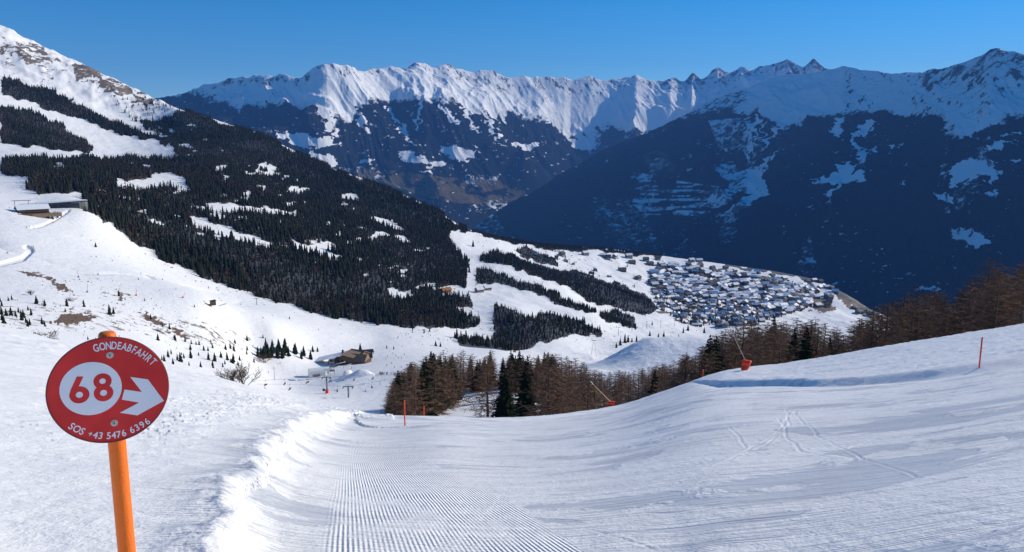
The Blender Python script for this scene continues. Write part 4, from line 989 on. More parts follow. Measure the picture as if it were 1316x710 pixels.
def glyphs(chars, name, mat, z, parent, bold=0.0):
    """chars: (character, (x, y) of its centre, height, width factor, rotation) -> one mesh"""
    V = []; Fc = []; dg = None
    for ch, (x, y), h, wf, rot in chars:
        cu = bpy.data.curves.new('t', 'FONT'); cu.body = ch; cu.size = 1.0; cu.offset = bold; cu.resolution_u = 5; cu.extrude = 0.0
        ob = bpy.data.objects.new('t', cu); COL.objects.link(ob); bpy.context.view_layer.update()
        me = ob.evaluated_get(bpy.context.evaluated_depsgraph_get()).to_mesh(); vs = np.array([v.co[:] for v in me.vertices])
        fs = [tuple(p.vertices) for p in me.polygons]; lo = vs.min(0); hi = vs.max(0)
        cap = 0.73 if ch not in '+' else (hi[1]-lo[1])/0.55; c0 = (lo+hi)/2
        if ch not in '+': c0[1] = 0.355
        k = h/cap; c, s_ = math.cos(rot), math.sin(rot); b = len(V)
        for v in vs:
            a = (v[0]-c0[0])*k*wf; q = (v[1]-c0[1])*k; V.append((x+a*c-q*s_, y+a*s_+q*c, z))
        Fc += [tuple(b+i for i in f) for f in fs]
        bpy.data.objects.remove(ob); bpy.data.curves.remove(cu)
    return child(name, V, Fc, mat, parent)
def arc_text(txt, pts, h, wf, name, mat, bold, up=True):
    """letters on a smooth curve through three readings (first, middle, last letter centre)"""
    (x0, y0), (x1, y1), (x2, y2) = pts; n = len(txt); out = []
    ax, bx, cx_ = x0, 0, 0
    def P(t): return (x0*2*(t-.5)*(t-1)-x1*4*t*(t-1)+x2*2*t*(t-.5), y0*2*(t-.5)*(t-1)-y1*4*t*(t-1)+y2*2*t*(t-.5))
    adv = [ADV.get(c, 1.0) for c in txt]; tot = sum(adv)-adv[0]/2-adv[-1]/2; pos = 0
    for i, c in enumerate(txt):
        if i: pos += (adv[i-1]+adv[i])/2
        t = pos/tot; p = P(t); q = P(t+.01); r0 = P(t-.01)
        if c != ' ': out.append((c, p, h, wf, math.atan2(q[1]-r0[1], q[0]-r0[0])))
    return glyphs(out, name, mat, 0.0012, panel, bold)
hh1 = s2(430, 85)[1]-s2(430, 130)[1]
arc_text('GONDEABFAHRT', (s2(325, 121), s2(497, 115), s2(652, 200)), hh1*0.98, 0.66, 'run_name_lettering', M_SWHITE, 0.018)
arc_text('SOS +43 5476 6396', (s2(188, 567), s2(402, 621), s2(617, 540)), hh1*0.90, 0.86, 'phone_lettering', M_SWHITE, 0.014)
hn = s2(370, 268)[1]-s2(370, 423)[1]
rotn = math.atan2(s2(368, 346)[1]-s2(231, 363)[1], s2(368, 346)[0]-s2(231, 363)[0])
def stroke_ring(c, ro, ri, V, Fc, z=.0022, n=48, sy=1.0):
    b = len(V); V += [(c[0]+ro*math.cos(6.28319*i/n), c[1]+sy*ro*math.sin(6.28319*i/n), z) for i in range(n)]+[(c[0]+ri*math.cos(6.28319*i/n), c[1]+sy*ri*math.sin(6.28319*i/n), z) for i in range(n)]
    Fc += [(b+i, b+(i+1) % n, b+n+(i+1) % n, b+n+i) for i in range(n)]
V = []; Fc = []; P6 = s2(231, 389); P8a = s2(369, 378); P8b = s2(363, 311); kx = abs(s2(289, 389)[0]-s2(173, 389)[0])/2
stroke_ring(P6, kx*1.0, kx*.36, V, Fc); stroke_ring(P8a, kx*1.0, kx*.36, V, Fc, .0022); stroke_ring(P8b, kx*.93, kx*.33, V, Fc, .0023)
b_ = len(V); V += [(*s2(*q), .0024) for q in ((216, 284), (254, 284), (222, 352), (205, 405), (178, 380), (180, 362))]; Fc.append(tuple(range(b_+5, b_-1, -1)))
child('run_number', V, Fc, M_RED)
for q in ((405, 163), (430, 550)):
    bx_, by_ = s2(*q); mb = MB(); mb.tube((bx_, by_, 0.0), (bx_, by_, .0035), .0165, .0155, M_BOLT, 24)
    o_ = mb.build('bolt', panel); mb = MB(); mb.tube((bx_, by_, .003), (bx_, by_, .0095), .009, .0075, M_BOLT, 16); mb.tube((bx_, by_, .009), (bx_, by_, .0098), .004, .004, M_SCREW, 6)
    mb.build('bolt_head', o_)
# pole
pc = SC-sn_*0.048; mb = MB(); base_z = root.location.z-0.4; ztop = (ray3(138, 427)*((Vector((pc.x, pc.y, 0)).length)/math.hypot(*ray3(138, 427)[:2]))).z
nseg = 24; V = []; Fc = []; prof = [(base_z, .041), (SC.z-.9, .041), (SC.z-.3, .040), (ztop-.03, .040), (ztop-.008, .037), (ztop, .030)]
pj = s2(405, 163)[0]*.5+s2(430, 550)[0]*.5; px_, py_ = pc.x+sx_.x*pj-root.location.x, pc.y+sx_.y*pj-root.location.y
for z_, r_ in prof:
    for i in range(nseg):
        t = 2*math.pi*i/nseg; V.append((px_+r_*math.cos(t), py_+r_*math.sin(t), z_-root.location.z))
for k in range(len(prof)-1): Fc += [(k*nseg+i, k*nseg+(i+1) % nseg, (k+1)*nseg+(i+1) % nseg, (k+1)*nseg+i) for i in range(nseg)]
Fc.append(tuple(range((len(prof)-1)*nseg, len(prof)*nseg)))
pole = child('pole', V, Fc, M_ORANGE, root); pole.data.polygons.foreach_set('use_smooth', [True]*len(Fc))

# ================================================================== poles and lances on the near slope
def onA(px, py): return castA(px, py, lambda x, y: hA(x, y))
def zA(x, y): return float(hA(np.array([x]), np.array([y]))[0])
def behind(px, r):
    a = float(azt(px, 490)[0]); return math.sin(a)*r, math.cos(a)*r
def marker(x, y, top_py, label, mat=None, w_=0.03):
    z = zA(x, y); r = math.hypot(x, y); px = float(proj(x, y, z)[0]); h = float(azt(px, top_py)[1])*r-z
    t = empty('piste_pole', (x, y, z), 0, label, 'pole', 'orange piste edge poles')
    mb = MB(); mb.tube((0, 0, -.3), (0, 0, h-.04), w_, w_, mat or M_ORED, 10); mb.build('shaft', t, True)
    mb = MB(); mb.tube((0, 0, h-.04), (0, 0, h), w_*1.15, w_*.9, M_ORANGE, 10); mb.build('cap', t, True)
    return t
marker(*behind(519, 49), 515, 'orange piste pole standing at the tip of the bright snow bank', None, 0.045)
marker(*behind(544, 66), 522, 'short orange pole half hidden behind the snow crest beside the wood', None, 0.045)
marker(*behind(903, 103), 475, 'orange pole on the crest left of the orange lance pad', None, 0.06)
marker(*behind(1256.5, 55), 433, 'orange pole alone on the right off-piste snow', None, 0.045)
def lance(px, r, pad_py, top, w_, h_, label, yaw):
    x, y = behind(px, r); z = zA(x, y)
    t = empty('snow_lance', (x, y, z), 0, label, 'snow lance', 'snow-making lances on the crest')
    toC = face_cam(x, y)+yaw; M_ = Matrix.Rotation(toC, 4, 'Z')
    bm = bmesh.new(); bmesh.ops.create_cube(bm, size=1)
    for v in bm.verts:
        k = 1.0 if v.co.z > 0 else 0.72
        v.co = M_ @ Vector((v.co.x*w_*k+(0.16 if v.co.z > 0 else -.12), v.co.y*w_*.55*k, (v.co.z+.5)*h_-.1))
    bmesh.ops.bevel(bm, geom=bm.edges, offset=.09, segments=3, affect='EDGES')
    me = bpy.data.meshes.new('pad'); bm.to_mesh(me); bm.free(); me.materials.append(M_ORED); o = bpy.data.objects.new('pad', me); COL.objects.link(o); o.parent = t
    for zz in (.3, .75): mb = MB(); mb.box(-w_*.5, w_*.5, -w_*.34, -w_*.30, h_*zz, h_*zz+.05, M_DARK); s_ = mb.build('strap', o); s_.matrix_basis = M_
    a, tt = azt(*top); rr = r*1.0; tip = Vector((math.sin(a)*rr-x, math.cos(a)*rr-y, float(tt)*rr-z)); b0 = Vector((0.05, 0, h_*.75))
    b0 = M_ @ b0; mid = b0.lerp(tip, .45)
    mb = MB(); mb.tube(M_ @ Vector((.05, 0, -.2)), b0, .06, .055, M_STEEL, 8); mb.build('mount', t)
    mb = MB(); mb.tube(b0, mid, .055, .045, M_TAN, 8); mb.tube(mid, tip, .042, .035, M_TAN, 8); o = mb.build('lance_tube', t)
    mb = MB(); d = (tip-b0).normalized(); mb.tube(tip, tip+d*.45, .06, .05, M_STEEL, 8); mb.build('nozzle_head', o)
lance(957, 97, 478, (937, 420), 1.15, 1.35, 'orange padded snow lance leaning left on the crest in front of the brown wood', -.25)
lance(785, 84, 525, (762, 494), .85, .75, 'leaning snow lance with its orange pad low behind the crest', .1)

# ================================================================== people
def person_mesh(pose, cj, cp):
    me = bpy.data.meshes.new('person'); J = {
     'pelvis': (0, 0, .92), 'chest': (.0, .06, 1.25), 'neck': (.0, .09, 1.46), 'head': (0, .12, 1.64), 'crown': (0, .12, 1.74),
     'hl': (-.10, 0, .88), 'kl': (-.13, .10, .50), 'al': (-.13, -.02, .10), 'tl': (-.13, .14, .05), 'hr': (.10, 0, .88), 'kr': (.13, .12, .50), 'ar': (.13, 0, .10), 'tr': (.13, .16, .05),
     'sl': (-.19, .07, 1.38), 'el': (-.30, .02, 1.12), 'wl': (-.27, .24, 1.02), 'fl': (-.26, .31, 1.01), 'sr': (.19, .07, 1.38), 'er': (.30, .02, 1.12), 'wr': (.27, .24, 1.02), 'fr': (.26, .31, 1.01)}
    if pose == 1: J.update(kl=(-.15, -.08, .52), al=(-.15, -.30, .12), tl=(-.15, -.16, .05), er=(.34, .15, 1.2), wr=(.30, .38, 1.25), fr=(.29, .44, 1.26))
    if pose == 2:    # seated
        J = {k: (v[0], v[1], v[2]-.45) for k, v in J.items()}
        J.update(kl=(-.12, .42, .47), al=(-.12, .46, .06), tl=(-.12, .60, .03), kr=(.12, .42, .47), ar=(.12, .46, .06), tr=(.12, .60, .03))
    keys = list(J); E = [('pelvis', 'chest'), ('chest', 'neck'), ('neck', 'head'), ('head', 'crown'), ('pelvis', 'hl'), ('hl', 'kl'), ('kl', 'al'), ('al', 'tl'), ('pelvis', 'hr'), ('hr', 'kr'), ('kr', 'ar'), ('ar', 'tr'),
         ('chest', 'sl'), ('sl', 'el'), ('el', 'wl'), ('wl', 'fl'), ('chest', 'sr'), ('sr', 'er'), ('er', 'wr'), ('wr', 'fr')]
    rad = {'pelvis': .15, 'chest': .17, 'neck': .065, 'head': .105, 'crown': .08, 'hl': .11, 'hr': .11, 'kl': .075, 'kr': .075, 'al': .06, 'ar': .06, 'tl': .05, 'tr': .05, 'sl': .075, 'sr': .075, 'el': .055, 'er': .055, 'wl': .045, 'wr': .045, 'fl': .04, 'fr': .04}
    me.from_pydata([J[k] for k in keys], [(keys.index(a), keys.index(b)) for a, b in E], [])
    ob = bpy.data.objects.new('tmp', me); COL.objects.link(ob); md = ob.modifiers.new('s', 'SKIN'); md2 = ob.modifiers.new('d', 'SUBSURF'); md2.levels = 1
    for i, k in enumerate(keys):
        sv = me.skin_vertices[0].data[i]; sv.radius = (rad[k], rad[k]*(.75 if k in ('chest', 'pelvis') else 1)); sv.use_root = (i == 0)
    bpy.context.view_layer.update(); ev = ob.evaluated_get(bpy.context.evaluated_depsgraph_get()); out = bpy.data.meshes.new_from_object(ev); out.name = 'person'
    bpy.data.objects.remove(ob)
    for m in (cp, cj, M_SKIN, M_DARK): out.materials.append(m)
    hz = J['neck'][2]; pz = J['pelvis'][2]
    for p in out.polygons:
        z = p.center.z; p.material_index = 3 if z > hz+.2 else 2 if z > hz+.04 else 1 if z > pz-.04 else 0
        if pose != 2 and z < .14: p.material_index = 3
        p.use_smooth = True
    return out
M_SKIN = simple('skin', (0.45, 0.27, 0.19), 0.6)
cols = [(.02, .02, .025), (.45, .03, .03), (.03, .08, .3), (.35, .15, .02), (.10, .12, .13), (.05, .22, .12), (.55, .5, .1)]
PM = []
for i, c in enumerate(cols):
    PM.append(person_mesh(0 if i % 2 else 1, simple('jacket', c, .7), simple('trousers', (.02, .02, .03) if i % 3 else (.05, .06, .12), .7)))
PSEAT = [person_mesh(2, simple('jacket', c, .7), simple('trousers', (.03, .03, .04), .7)) for c in cols[:4]]
mb = MB()
for sx1 in (-.13, .13):
    mb.box(sx1-.045, sx1+.045, -.75, .80, .0, .025, M_DARK); mb.slab([(sx1-.045, .80, .025), (sx1+.045, .80, .025), (sx1+.03, .95, .12), (sx1-.03, .95, .12)], .02, M_DARK)
SKI = mb.mesh('skis'); mb = MB()
for sx1 in (-.27, .27): mb.tube((sx1, .28, 1.05), (sx1*1.4, .10, .02), .012, .01, M_STEEL, 5)
POL = mb.mesh('ski_poles')
def skier(px, py, label, group=None, rmin=300, rz=None, i=None):
    x, y, z, r = C1(px, py, rmin)
    if r != r: return
    t = empty('person', (x, y, z+.02), random.random()*6.28 if rz is None else rz, label, 'skier', group)
    for nm, me in (('body', PM[random.randrange(len(PM)) if i is None else i]), ('skis', SKI), ('ski_poles', POL)):
        o = bpy.data.objects.new(nm, me); COL.objects.link(o); o.parent = t
for k in range(34):
    skier(486+random.uniform(0, 34), 481.5+random.uniform(-1.3, 1.6), 'tiny skier in the crowd queueing by the snow heap left of the wood', 'queueing skiers by the snow heap')
for (p, q) in ((496,462),(498,459),(509,458),(516,461),(512,461),(503,468),(507,473),(497,471),(516,473),(471,481),(474,466),(452,474),(470,504),(458,462),(517,446),(575,450),(573,449),(480,455),(360,468),(352,475),(332,474),(345,480),(442,474),(520,456),(505,455),(575,453),(543,444)):
    skier(p, q, 'tiny lone skier crossing the wide basin piste near the restaurant', 'skiers spread over the basin piste')
for (p, q) in ((740,412),(752,414),(765,417),(778,419),(790,415),(800,417),(812,421),(826,424),(770,409),(784,425),(820,417),(838,421),(731,418),(757,423),(845,417),(640,383),(648,398)):
    skier(p, q, 'tiny skier on the lower valley piste before the village', 'skiers on the lower valley piste', 700)
for (p, q) in ((10,325),(9,326),(41,318),(43,318),(12,269),(34,293),(38,292)):
    skier(p, q, 'tiny skier on the snowfield below the upper left lodge', 'skiers below the upper lodge', 500)

# ================================================================== chairlift
def pylon(px, py, top, label, r=None, base_orange=False, arm=5.0):
    if r is None: x, y, z, r = C1(px, py, 330)
    else:
        a = float(azt(px, py)[0]); x, y = math.sin(a)*r, math.cos(a)*r; z = float(hG(x, y)[0])
    h = float(azt(px, top)[1])*r-z
    t = empty('lift_pylon', (x, y, z), 0, label, 'lift pylon')
    mb = MB(); mb.tube((0, 0, -.5), (0, 0, h), .48, .34, M_STEEL, 12); mb.build('mast', t, True)
    mb = MB(); mb.box(-arm/2, arm/2, -.22, .22, h-.25, h+.25, M_STEEL); mb.box(-arm/2, -arm/2+.3, -1.5, 1.5, h-.6, h-.3, M_DARK); mb.box(arm/2-.3, arm/2, -1.5, 1.5, h-.6, h-.3, M_DARK)
    o = mb.build('cross_arm', t)
    for sg in (-1, 1):
        mb = MB()
        for k in range(4): mb.tube((sg*arm/2-.2, -1.2+k*.8, h-.75), (sg*arm/2+.05, -1.2+k*.8, h-.75), .26, .26, M_DARK, 10)
        mb.build('sheave_train', o)
    mb = MB(); mb.tube((0, 0, h), (0, 0, h+1.1), .06, .06, M_STEEL, 6); mb.tube((-arm*.35, 0, h+1.1), (arm*.35, 0, h+1.1), .05, .05, M_STEEL, 6); mb.build('service_frame', t)
    mb = MB(); mb.tube((.42, .3, .5), (.42, .3, h-.3), .03, .03, M_STEEL, 5); mb.tube((.42, -.1, .5), (.42, -.1, h-.3), .03, .03, M_STEEL, 5); mb.build('ladder', t)
    if base_orange:
        mb = MB(); mb.box(-.85, .85, -.85, .85, -.3, 2.3, M_ORED); mb.build('safety_pad', t)
        mb = MB(); mb.box(-2.6, -1.2, -.5, .5, 1.6, 2.8, M_DARK); mb.build('control_box', t)
    return x, y, z, h, r
P1 = pylon(420.5, 509, 485, 'steel lift pylon with an orange padded foot in the basin', 455, True)
P2 = pylon(448, 515, 497, 'steel T-shaped lift pylon right of the orange-footed one', 430, False, 5.6)
mb = MB(); mb.tube((0, 0, -.4), (0, 0, 17/975*520), .16, .10, M_STEEL, 8); xx = C1(353, 489, 330)
o_ = mb.build('light_mast', None); o_.location = xx[:3]; tag(o_, 'thin pale mast alone on the basin left of the white station', 'mast')
def pt(px, py, r):
    a, t = azt(px, py); return Vector((math.sin(a)*r, math.cos(a)*r, float(t)*r))
def rope(pts, name, label, w_=.05):
    mb = MB()
    for a, b in zip(pts[:-1], pts[1:]): mb.tube(a, b, w_, w_, M_DARK, 5, False)
    return tag(mb.build(name), label, 'rope', 'haul ropes of the chairlift')
L1 = [pt(300, 492, 420), pt(340, 489, 430), pt(395, 486, 448), pt(420, 484.8, 455), pt(455, 483, 470), pt(479, 481.5, 480), pt(506, 478, 500), pt(530, 474, 520)]
L2 = [pt(330, 494, 405), pt(380, 494, 415), pt(448, 497, 430), pt(478, 492, 455), pt(494, 488.5, 480), pt(510, 484.5, 500)]
rope(L1, 'haul_rope', 'dark rope of chairs running over the orange-footed pylon'); rope(L2, 'haul_rope', 'dark rope of chairs running over the right T-shaped pylon')
def on_line(L, px):
    for a, b in zip(L[:-1], L[1:]):
        pa, pb = float(proj(*a)[0]), float(proj(*b)[0])
        if pa <= px <= pb: return a.lerp(b, (px-pa)/(pb-pa))
    return L[-1]
def make_chair(p, people, label, group):
    t = empty('lift_chair', p, random.uniform(1.2, 1.9), label, 'chairlift seat', group)
    mb = MB(); mb.tube((0, 0, 0), (0, .25, -1.5), .05, .05, M_STEEL, 6); mb.tube((0, .25, -1.5), (0, .1, -2.2), .05, .05, M_STEEL, 6); mb.box(-.12, .12, -.3, .3, -.12, .12, M_DARK); mb.build('hanger', t)
    mb = MB(); mb.box(-1.5, 1.5, -.05, .5, -3.05, -2.95, M_DARK); mb.build('seat', t)
    mb = MB(); mb.box(-1.5, 1.5, -.14, -.06, -3.0, -2.2, M_DARK); mb.build('backrest', t)
    mb = MB(); mb.tube((-1.5, .55, -2.6), (1.5, .55, -2.6), .04, .04, M_STEEL, 6); mb.tube((-1.5, -.1, -2.2), (-1.5, .55, -2.6), .03, .03, M_STEEL, 5); mb.tube((1.5, -.1, -2.2), (1.5, .55, -2.6), .03, .03, M_STEEL, 5); mb.build('safety_bar', t)
    return t
ch_lab = 'occupied dark lift chair hanging from the rope over the basin'
for L, xs_ in ((L1, (341, 365, 395, 424, 455, 479, 504)), (L2, (340, 372, 433, 478, 488, 494))):
    for p in xs_:
        pp = on_line(L, p); t = make_chair(pp, 2, ch_lab, 'lift chairs on the haul ropes')
        for k in (-.8, 0, .8) if p % 2 else (-.4, .5):
            q = empty('person', pp+Matrix.Rotation(t.rotation_euler.z, 3, 'Z') @ Vector((k, .05, -3.45)), t.rotation_euler.z, 'tiny skier seated on a lift chair over the basin', 'skier', 'skiers riding the lift chairs')
            o = bpy.data.objects.new('body', PSEAT[random.randrange(4)]); COL.objects.link(o); o.parent = q
# A-frame lift tower and smaller towers down the valley
x, y, z, r = C1(763, 458, 600); t = empty('lift_tower', (x, y, z), face_cam(x, y), 'white A-frame lift tower standing by the snow mound', 'lift tower'); h = 21/975*r
mb = MB(); mb.tube((-h*.17, 0, -.5), (-.5, 0, h), .32, .25, M_WHITE, 8); mb.tube((h*.17, 0, -.5), (.5, 0, h), .32, .25, M_WHITE, 8); mb.build('legs_frame', t)
mb = MB(); mb.box(-2.8, 2.8, -.3, .3, h-.2, h+.4, M_STEEL); mb.build('cross_arm', t)
mb = MB(); mb.tube((-h*.10, 0, h*.4), (h*.10, 0, h*.4), .15, .15, M_WHITE, 6); mb.build('brace', t)
tw = []
for (p, q, hp) in ((831, 426, 10), (849, 423, 9), (867, 420, 8), (812, 429, 11), (795, 433, 11), (622, 352, 7), (611, 369, 9), (584, 378, 7), (697, 371, 6), (540, 412, 8), (330, 391, 8)):
    x, y, z, r = C1(p, q, 600); h = hp/975*r
    t = empty('small_lift_pylon', (x, y, z), face_cam(x, y), 'small grey lift pylon on the far valley slope', 'lift pylon', 'small distant lift pylons')
    mb = MB(); mb.tube((0, 0, -.5), (0, 0, h), .4, .3, M_STEEL, 8); mb.build('mast', t); mb = MB(); mb.box(-2.4, 2.4, -.25, .25, h-.2, h+.25, M_STEEL); mb.build('cross_arm', t)
for (p, q, tp, m_) in ((101, 357, 349, M_STEEL), (126, 352, 346, M_TAN), (175, 380, 371, M_ORED), (235, 383, 376, M_ORED), (112, 376, 366, M_STEEL)):
    x, y, z, r = C1(p, q, 400); h = (q-tp)/975*r; t = empty('field_lance', (x, y, z), 0, 'thin snow lance on the open left snowfield', 'snow lance', 'thin lances on the left snowfield')
    mb = MB(); mb.tube((0, 0, -.3), (random.uniform(-.3, 1.2)*h*.4, 0, h), .14, .08, m_, 6); mb.build('lance_tube', t); mb = MB(); mb.box(-.5, .5, -.4, .4, -.2, .9, m_); mb.build('pad', t)

# ================================================================== buildings
def window(mb_parent, x0, x1, z0, z1, yf, parent):
    mb = MB(); mb.box(x0, x1, yf-.06, yf+.02, z0, z1, M_GLASS); o = mb.build('window', parent)
    return o
def house(name, x, y, z, rz, L, W, H, RH, wall, gab, label, cat='house', group=None, wins=3, floors=2, roofm=None, chim=True, balcony=True):
    t = empty(name, (x, y, z), rz, label, cat, group)
    mb = MB(); mb.box(-L/2, L/2, -W/2, W/2, -2.5, H*.45, M_CREAM if wall is None else wall); mb.box(-L/2+.03, L/2-.03, -W/2+.03, W/2-.03, H*.452, H, gab)
    mb.gable(-L/2+.03, L/2-.03, -W/2+.03, W/2-.03, H+.004, H+RH, gab); mb.build('wall', t)
    mb = MB(); mb.roof(-L/2, L/2, -W/2, W/2, H, H+RH, roofm or M_SNOWROOF, .45, 1.1); rf = mb.build('roof', t)
    if chim: mb = MB(); mb.box(L*.15, L*.15+.9, W*.1, W*.1+.9, H+RH*.5, H+RH+1.3, M_CREAM); mb.build('chimney', rf)
    for f in range(floors):
        for k in range(wins):
            xc = -L/2+L*(k+.5)/wins; zc = 1.2+f*(H-1.0)/floors; window(t, xc-.7, xc+.7, zc, zc+1.3, -W/2-.02, t)
    for f in range(floors):
        for k in range(2):
            yc = -W/4+W/2*k; zc = 1.2+f*(H-1.0)/floors; mb = MB(); mb.box(L/2-.02, L/2+.06, yc-.7, yc+.7, zc, zc+1.3, M_GLASS); mb.build('window', t)
    if balcony: mb = MB(); mb.box(-L/2+.5, L/2-.5, -W/2-1.3, -W/2-.03, H*.5, H*.5+.15, M_WOOD); mb.box(-L/2+.5, L/2-.5, -W/2-1.3, -W/2-1.2, H*.5+.15, H*.5+1.05, M_WOOD); mb.build('balcony', t)
    return t
# basin restaurant
x, y, z, r = C1(440, 468, 400); k = r/975
t = empty('restaurant', (x, y, z), face_cam(x, y)-R(24), 'large wooden mountain restaurant with a long snowy lean-to roof in the basin', 'restaurant')
W0 = 30*k
mb = MB(); mb.box(-W0*.55, W0*1.15, -4, 9, -2, 3.6, M_WOOD); mb.gable(-2, W0*1.10, -4, 9, 3.602, 8.6, M_WOODL)
mb.slab([(-W0*.55, -4, 3.604), (-2.01, -4, 5.4), (-2.01, 9, 5.4), (-W0*.55, 9, 3.604)], 1.0, M_WOOD); mb.build('wall', t)
mb = MB(); mb.slab([(-W0*1.45, -6.5, 1.0), (W0*.10, -5.5, 8.9), (W0*.10, 11, 8.9), (-W0*1.45, 11, 1.0)], .5, M_SNOWROOF); rf = mb.build('roof', t)
mb = MB(); mb.slab([(W0*.10, -6, 9.4), (W0*.62, -6, 7.6), (W0*.62, 11, 7.6), (W0*.10, 11, 9.4)], .35, M_WOODL); mb.build('timber_roof', t)
mb = MB(); mb.box(-W0*.1, -W0*.1+1.2, 4, 5.2, 7.5, 10.6, M_DARK); mb.build('chimney', rf)
for kx in range(7):
    for f in range(2):
        x0 = -W0*.35+kx*W0*.2; mb = MB(); mb.box(x0, x0+W0*.11, -4.1, -4.02, .9+f*2.0, 2.3+f*2.0, M_GLASS); mb.build('window', t)
mb = MB(); mb.slab([(-W0*.3, -11, 1.0), (W0*.9, -11, 1.0), (W0*.9, -4.1, 1.0), (-W0*.3, -4.1, 1.0)], .4, M_WOODL); te = mb.build('terrace', t)
mb = MB()
for kx in range(14): mb.box(-W0*.3+kx*W0*.092, -W0*.3+kx*W0*.092+.15, -11.0, -10.85, 1.0, 2.0, M_WOOD)
mb.box(-W0*.3, W0*.9, -11.03, -10.93, 2.0, 2.12, M_WOOD); mb.build('railing', te)
for a0, z0 in ((-.25, 3.0), (-.05, 4.2), (.2, 2.6)):
    mb = MB(); mb.slab([(W0*a0, -12, z0-1.1), (W0*(a0+.42), -12, z0+1.1), (W0*(a0+.42), -9.6, z0+1.1), (W0*a0, -9.6, z0-1.1)], .25, M_SNOWROOF if a0 > -.1 else M_CREAM); mb.tube((W0*(a0+.2), -10.8, .9), (W0*(a0+.2), -10.8, z0-.2), .12, .12, M_WOOD, 6); mb.build('awning', t)
x, y, z, r = C1(461, 462, 400)
house('restaurant_annex', x, y, z, face_cam(x, y)-R(40), 13, 12, 5.2, 3.0, M_WOODL, M_WOODL, 'brown timber annex with a bare roof right of the basin restaurant', 'house', None, 3, 1, M_WOODL, False, False)
x, y, z, r = C1(473, 460, 400)
t = house('ski_hut', x, y, z, face_cam(x, y)+R(10), 7, 6, 6.0, 1.2, M_DARK, M_WOOD, 'small dark square hut at the right end of the restaurant group', 'hut', None, 2, 2, M_DARK, False, False)
# white lift station with its tower, snow heaps
x, y, z, r = C1(412, 483, 400)
t = empty('lift_station', (x, y, z), face_cam(x, y)+R(8), 'white lift station hall with rounded roof below the restaurant', 'lift station')
V = []; Fc = []; L = 8.5
prof = [(0, -1.5), (0, 3.2), (.6, 4.6), (2.2, 5.6), (4.4, 6.0), (6.6, 5.6), (8.2, 4.6), (8.8, 3.2), (8.8, -1.5)]
for xx_ in (-L, L*.35): V += [(xx_, p[0]-4.4, p[1]) for p in prof]
n_ = len(prof); Fc = [(i, i+1, n_+i+1, n_+i) for i in range(n_-1)]+[tuple(range(n_-1, -1, -1)), tuple(range(n_, 2*n_))]
child('hall', V, Fc, M_WHITE, t)
mb = MB(); mb.box(-L*.75, -L*.1, -4.46, -4.42, .2, 2.6, M_STEEL); mb.build('gate', t)
mb = MB(); mb.box(L*.35, L*.95, -3.0, 2.4, 3.5, 5.6, M_WHITE); mb.build('bull_wheel_cover', t)
mb = MB(); mb.tube((L*.65, -.3, -1), (L*.65, -.3, 3.5), .5, .5, M_STEEL, 10); mb.build('column', t)
x, y, z, r = C1(427, 482, 400)
t = empty('steel_tower', (x, y, z), face_cam(x, y), 'dark open steel stair tower beside the white lift station', 'tower'); h = 22/975*r
mb = MB()
for a in (-1.6, 1.6):
    for b in (-1.6, 1.6): mb.tube((a, b, -1), (a, b, h), .16, .16, M_STEEL, 6)
for f in range(5):
    zz = h*f/4.2
    mb.tube((-1.6, -1.6, zz), (1.6, -1.6, min(h, zz+h/4.2)), .1, .1, M_STEEL, 5)
mb.build('frame', t)
for f in range(1, 5): mb = MB(); mb.box(-1.9, 1.9, -1.9, 1.9, h*f/4.2, h*f/4.2+.35, M_STEEL); mb.build('platform', t)
mb = MB(); mb.slab([(-2.8, -2.6, h+.3), (2.8, -2.6, h+1.0), (2.8, 2.6, h+1.0), (-2.8, 2.6, h+.3)], .3, M_SNOWROOF); mb.build('roof', t)
def heap(px, py, L, W, H, label, rz, seed):
    x, y, z, r = C1(px, py, 400); n, m = 22, 14; V = []; Fc = []
    for i in range(n):
        for j in range(m):
            u = i/(n-1)*2-1; v = j/(m-1)*2-1; q = max(0, 1-abs(u)**1.6)*max(0, 1-abs(v)**1.4)
            V.append((u*L/2, v*W/2, H*q*(1+.25*float(noise(u*2.2+seed, v*2.2)))-.25))
    for i in range(n-1):
        for j in range(m-1): Fc.append((i*m+j, (i+1)*m+j, (i+1)*m+j+1, i*m+j+1))
    me = bpy.data.meshes.new('snow_heap'); me.from_pydata(V, [], Fc); me.materials.append(M_VALLEY); me.polygons.foreach_set('use_smooth', [True]*len(Fc))
    o = bpy.data.objects.new('snow_heap', me); COL.objects.link(o); o.location = (x, y, z); o.rotation_euler.z = face_cam(x, y)+rz; tag(o, label, 'snow heap')
heap(447, 484, 11, 7, 5.0, 'smaller snow heap with a sharp shaded side beside the lift station', .5, 3); heap(463, 484, 22, 9, 5.0, 'long bright snow heap right of the smaller one in the basin', .1, 9)
# upper left lodge, its shelter hall and gantry
x, y, z, r = C1(42, 276, 600)
t = house('mountain_lodge', x, y, z, face_cam(x, y)+R(12), 26, 12, 5.5, 3.6, M_WOOD, M_WOOD, 'brown mountain lodge with snowy roof and terrace at the upper left', 'lodge', None, 6, 1)
mb = MB(); mb.box(-24, 22, -13.5, -6.1, -2.5, .9, M_WOODL); te = mb.build('terrace', t)
mb = MB(); mb.box(-24, -3, -13.9, -13.55, -2.4, 1.9, M_WOOD)
for k in range(7): mb.box(-1+k*3.2, -.7+k*3.2, -13.7, -13.52, .9, 1.9, M_WOOD)
mb.box(-1, 21, -13.72, -13.5, 1.9, 2.02, M_WOOD); mb.build('railing', te)
x, y, z, r = C1(72, 268, 600)
t = empty('station_hall', (x, y, z), face_cam(x, y)+R(6), 'long dark station hall with a flat snowy roof behind the upper lodge', 'station hall')
mb = MB(); mb.box(-31, 22, 0, 10, -3, 4.6, simple('shaded_cladding', (.05, .055, .065), .6)); mb.build('wall', t)
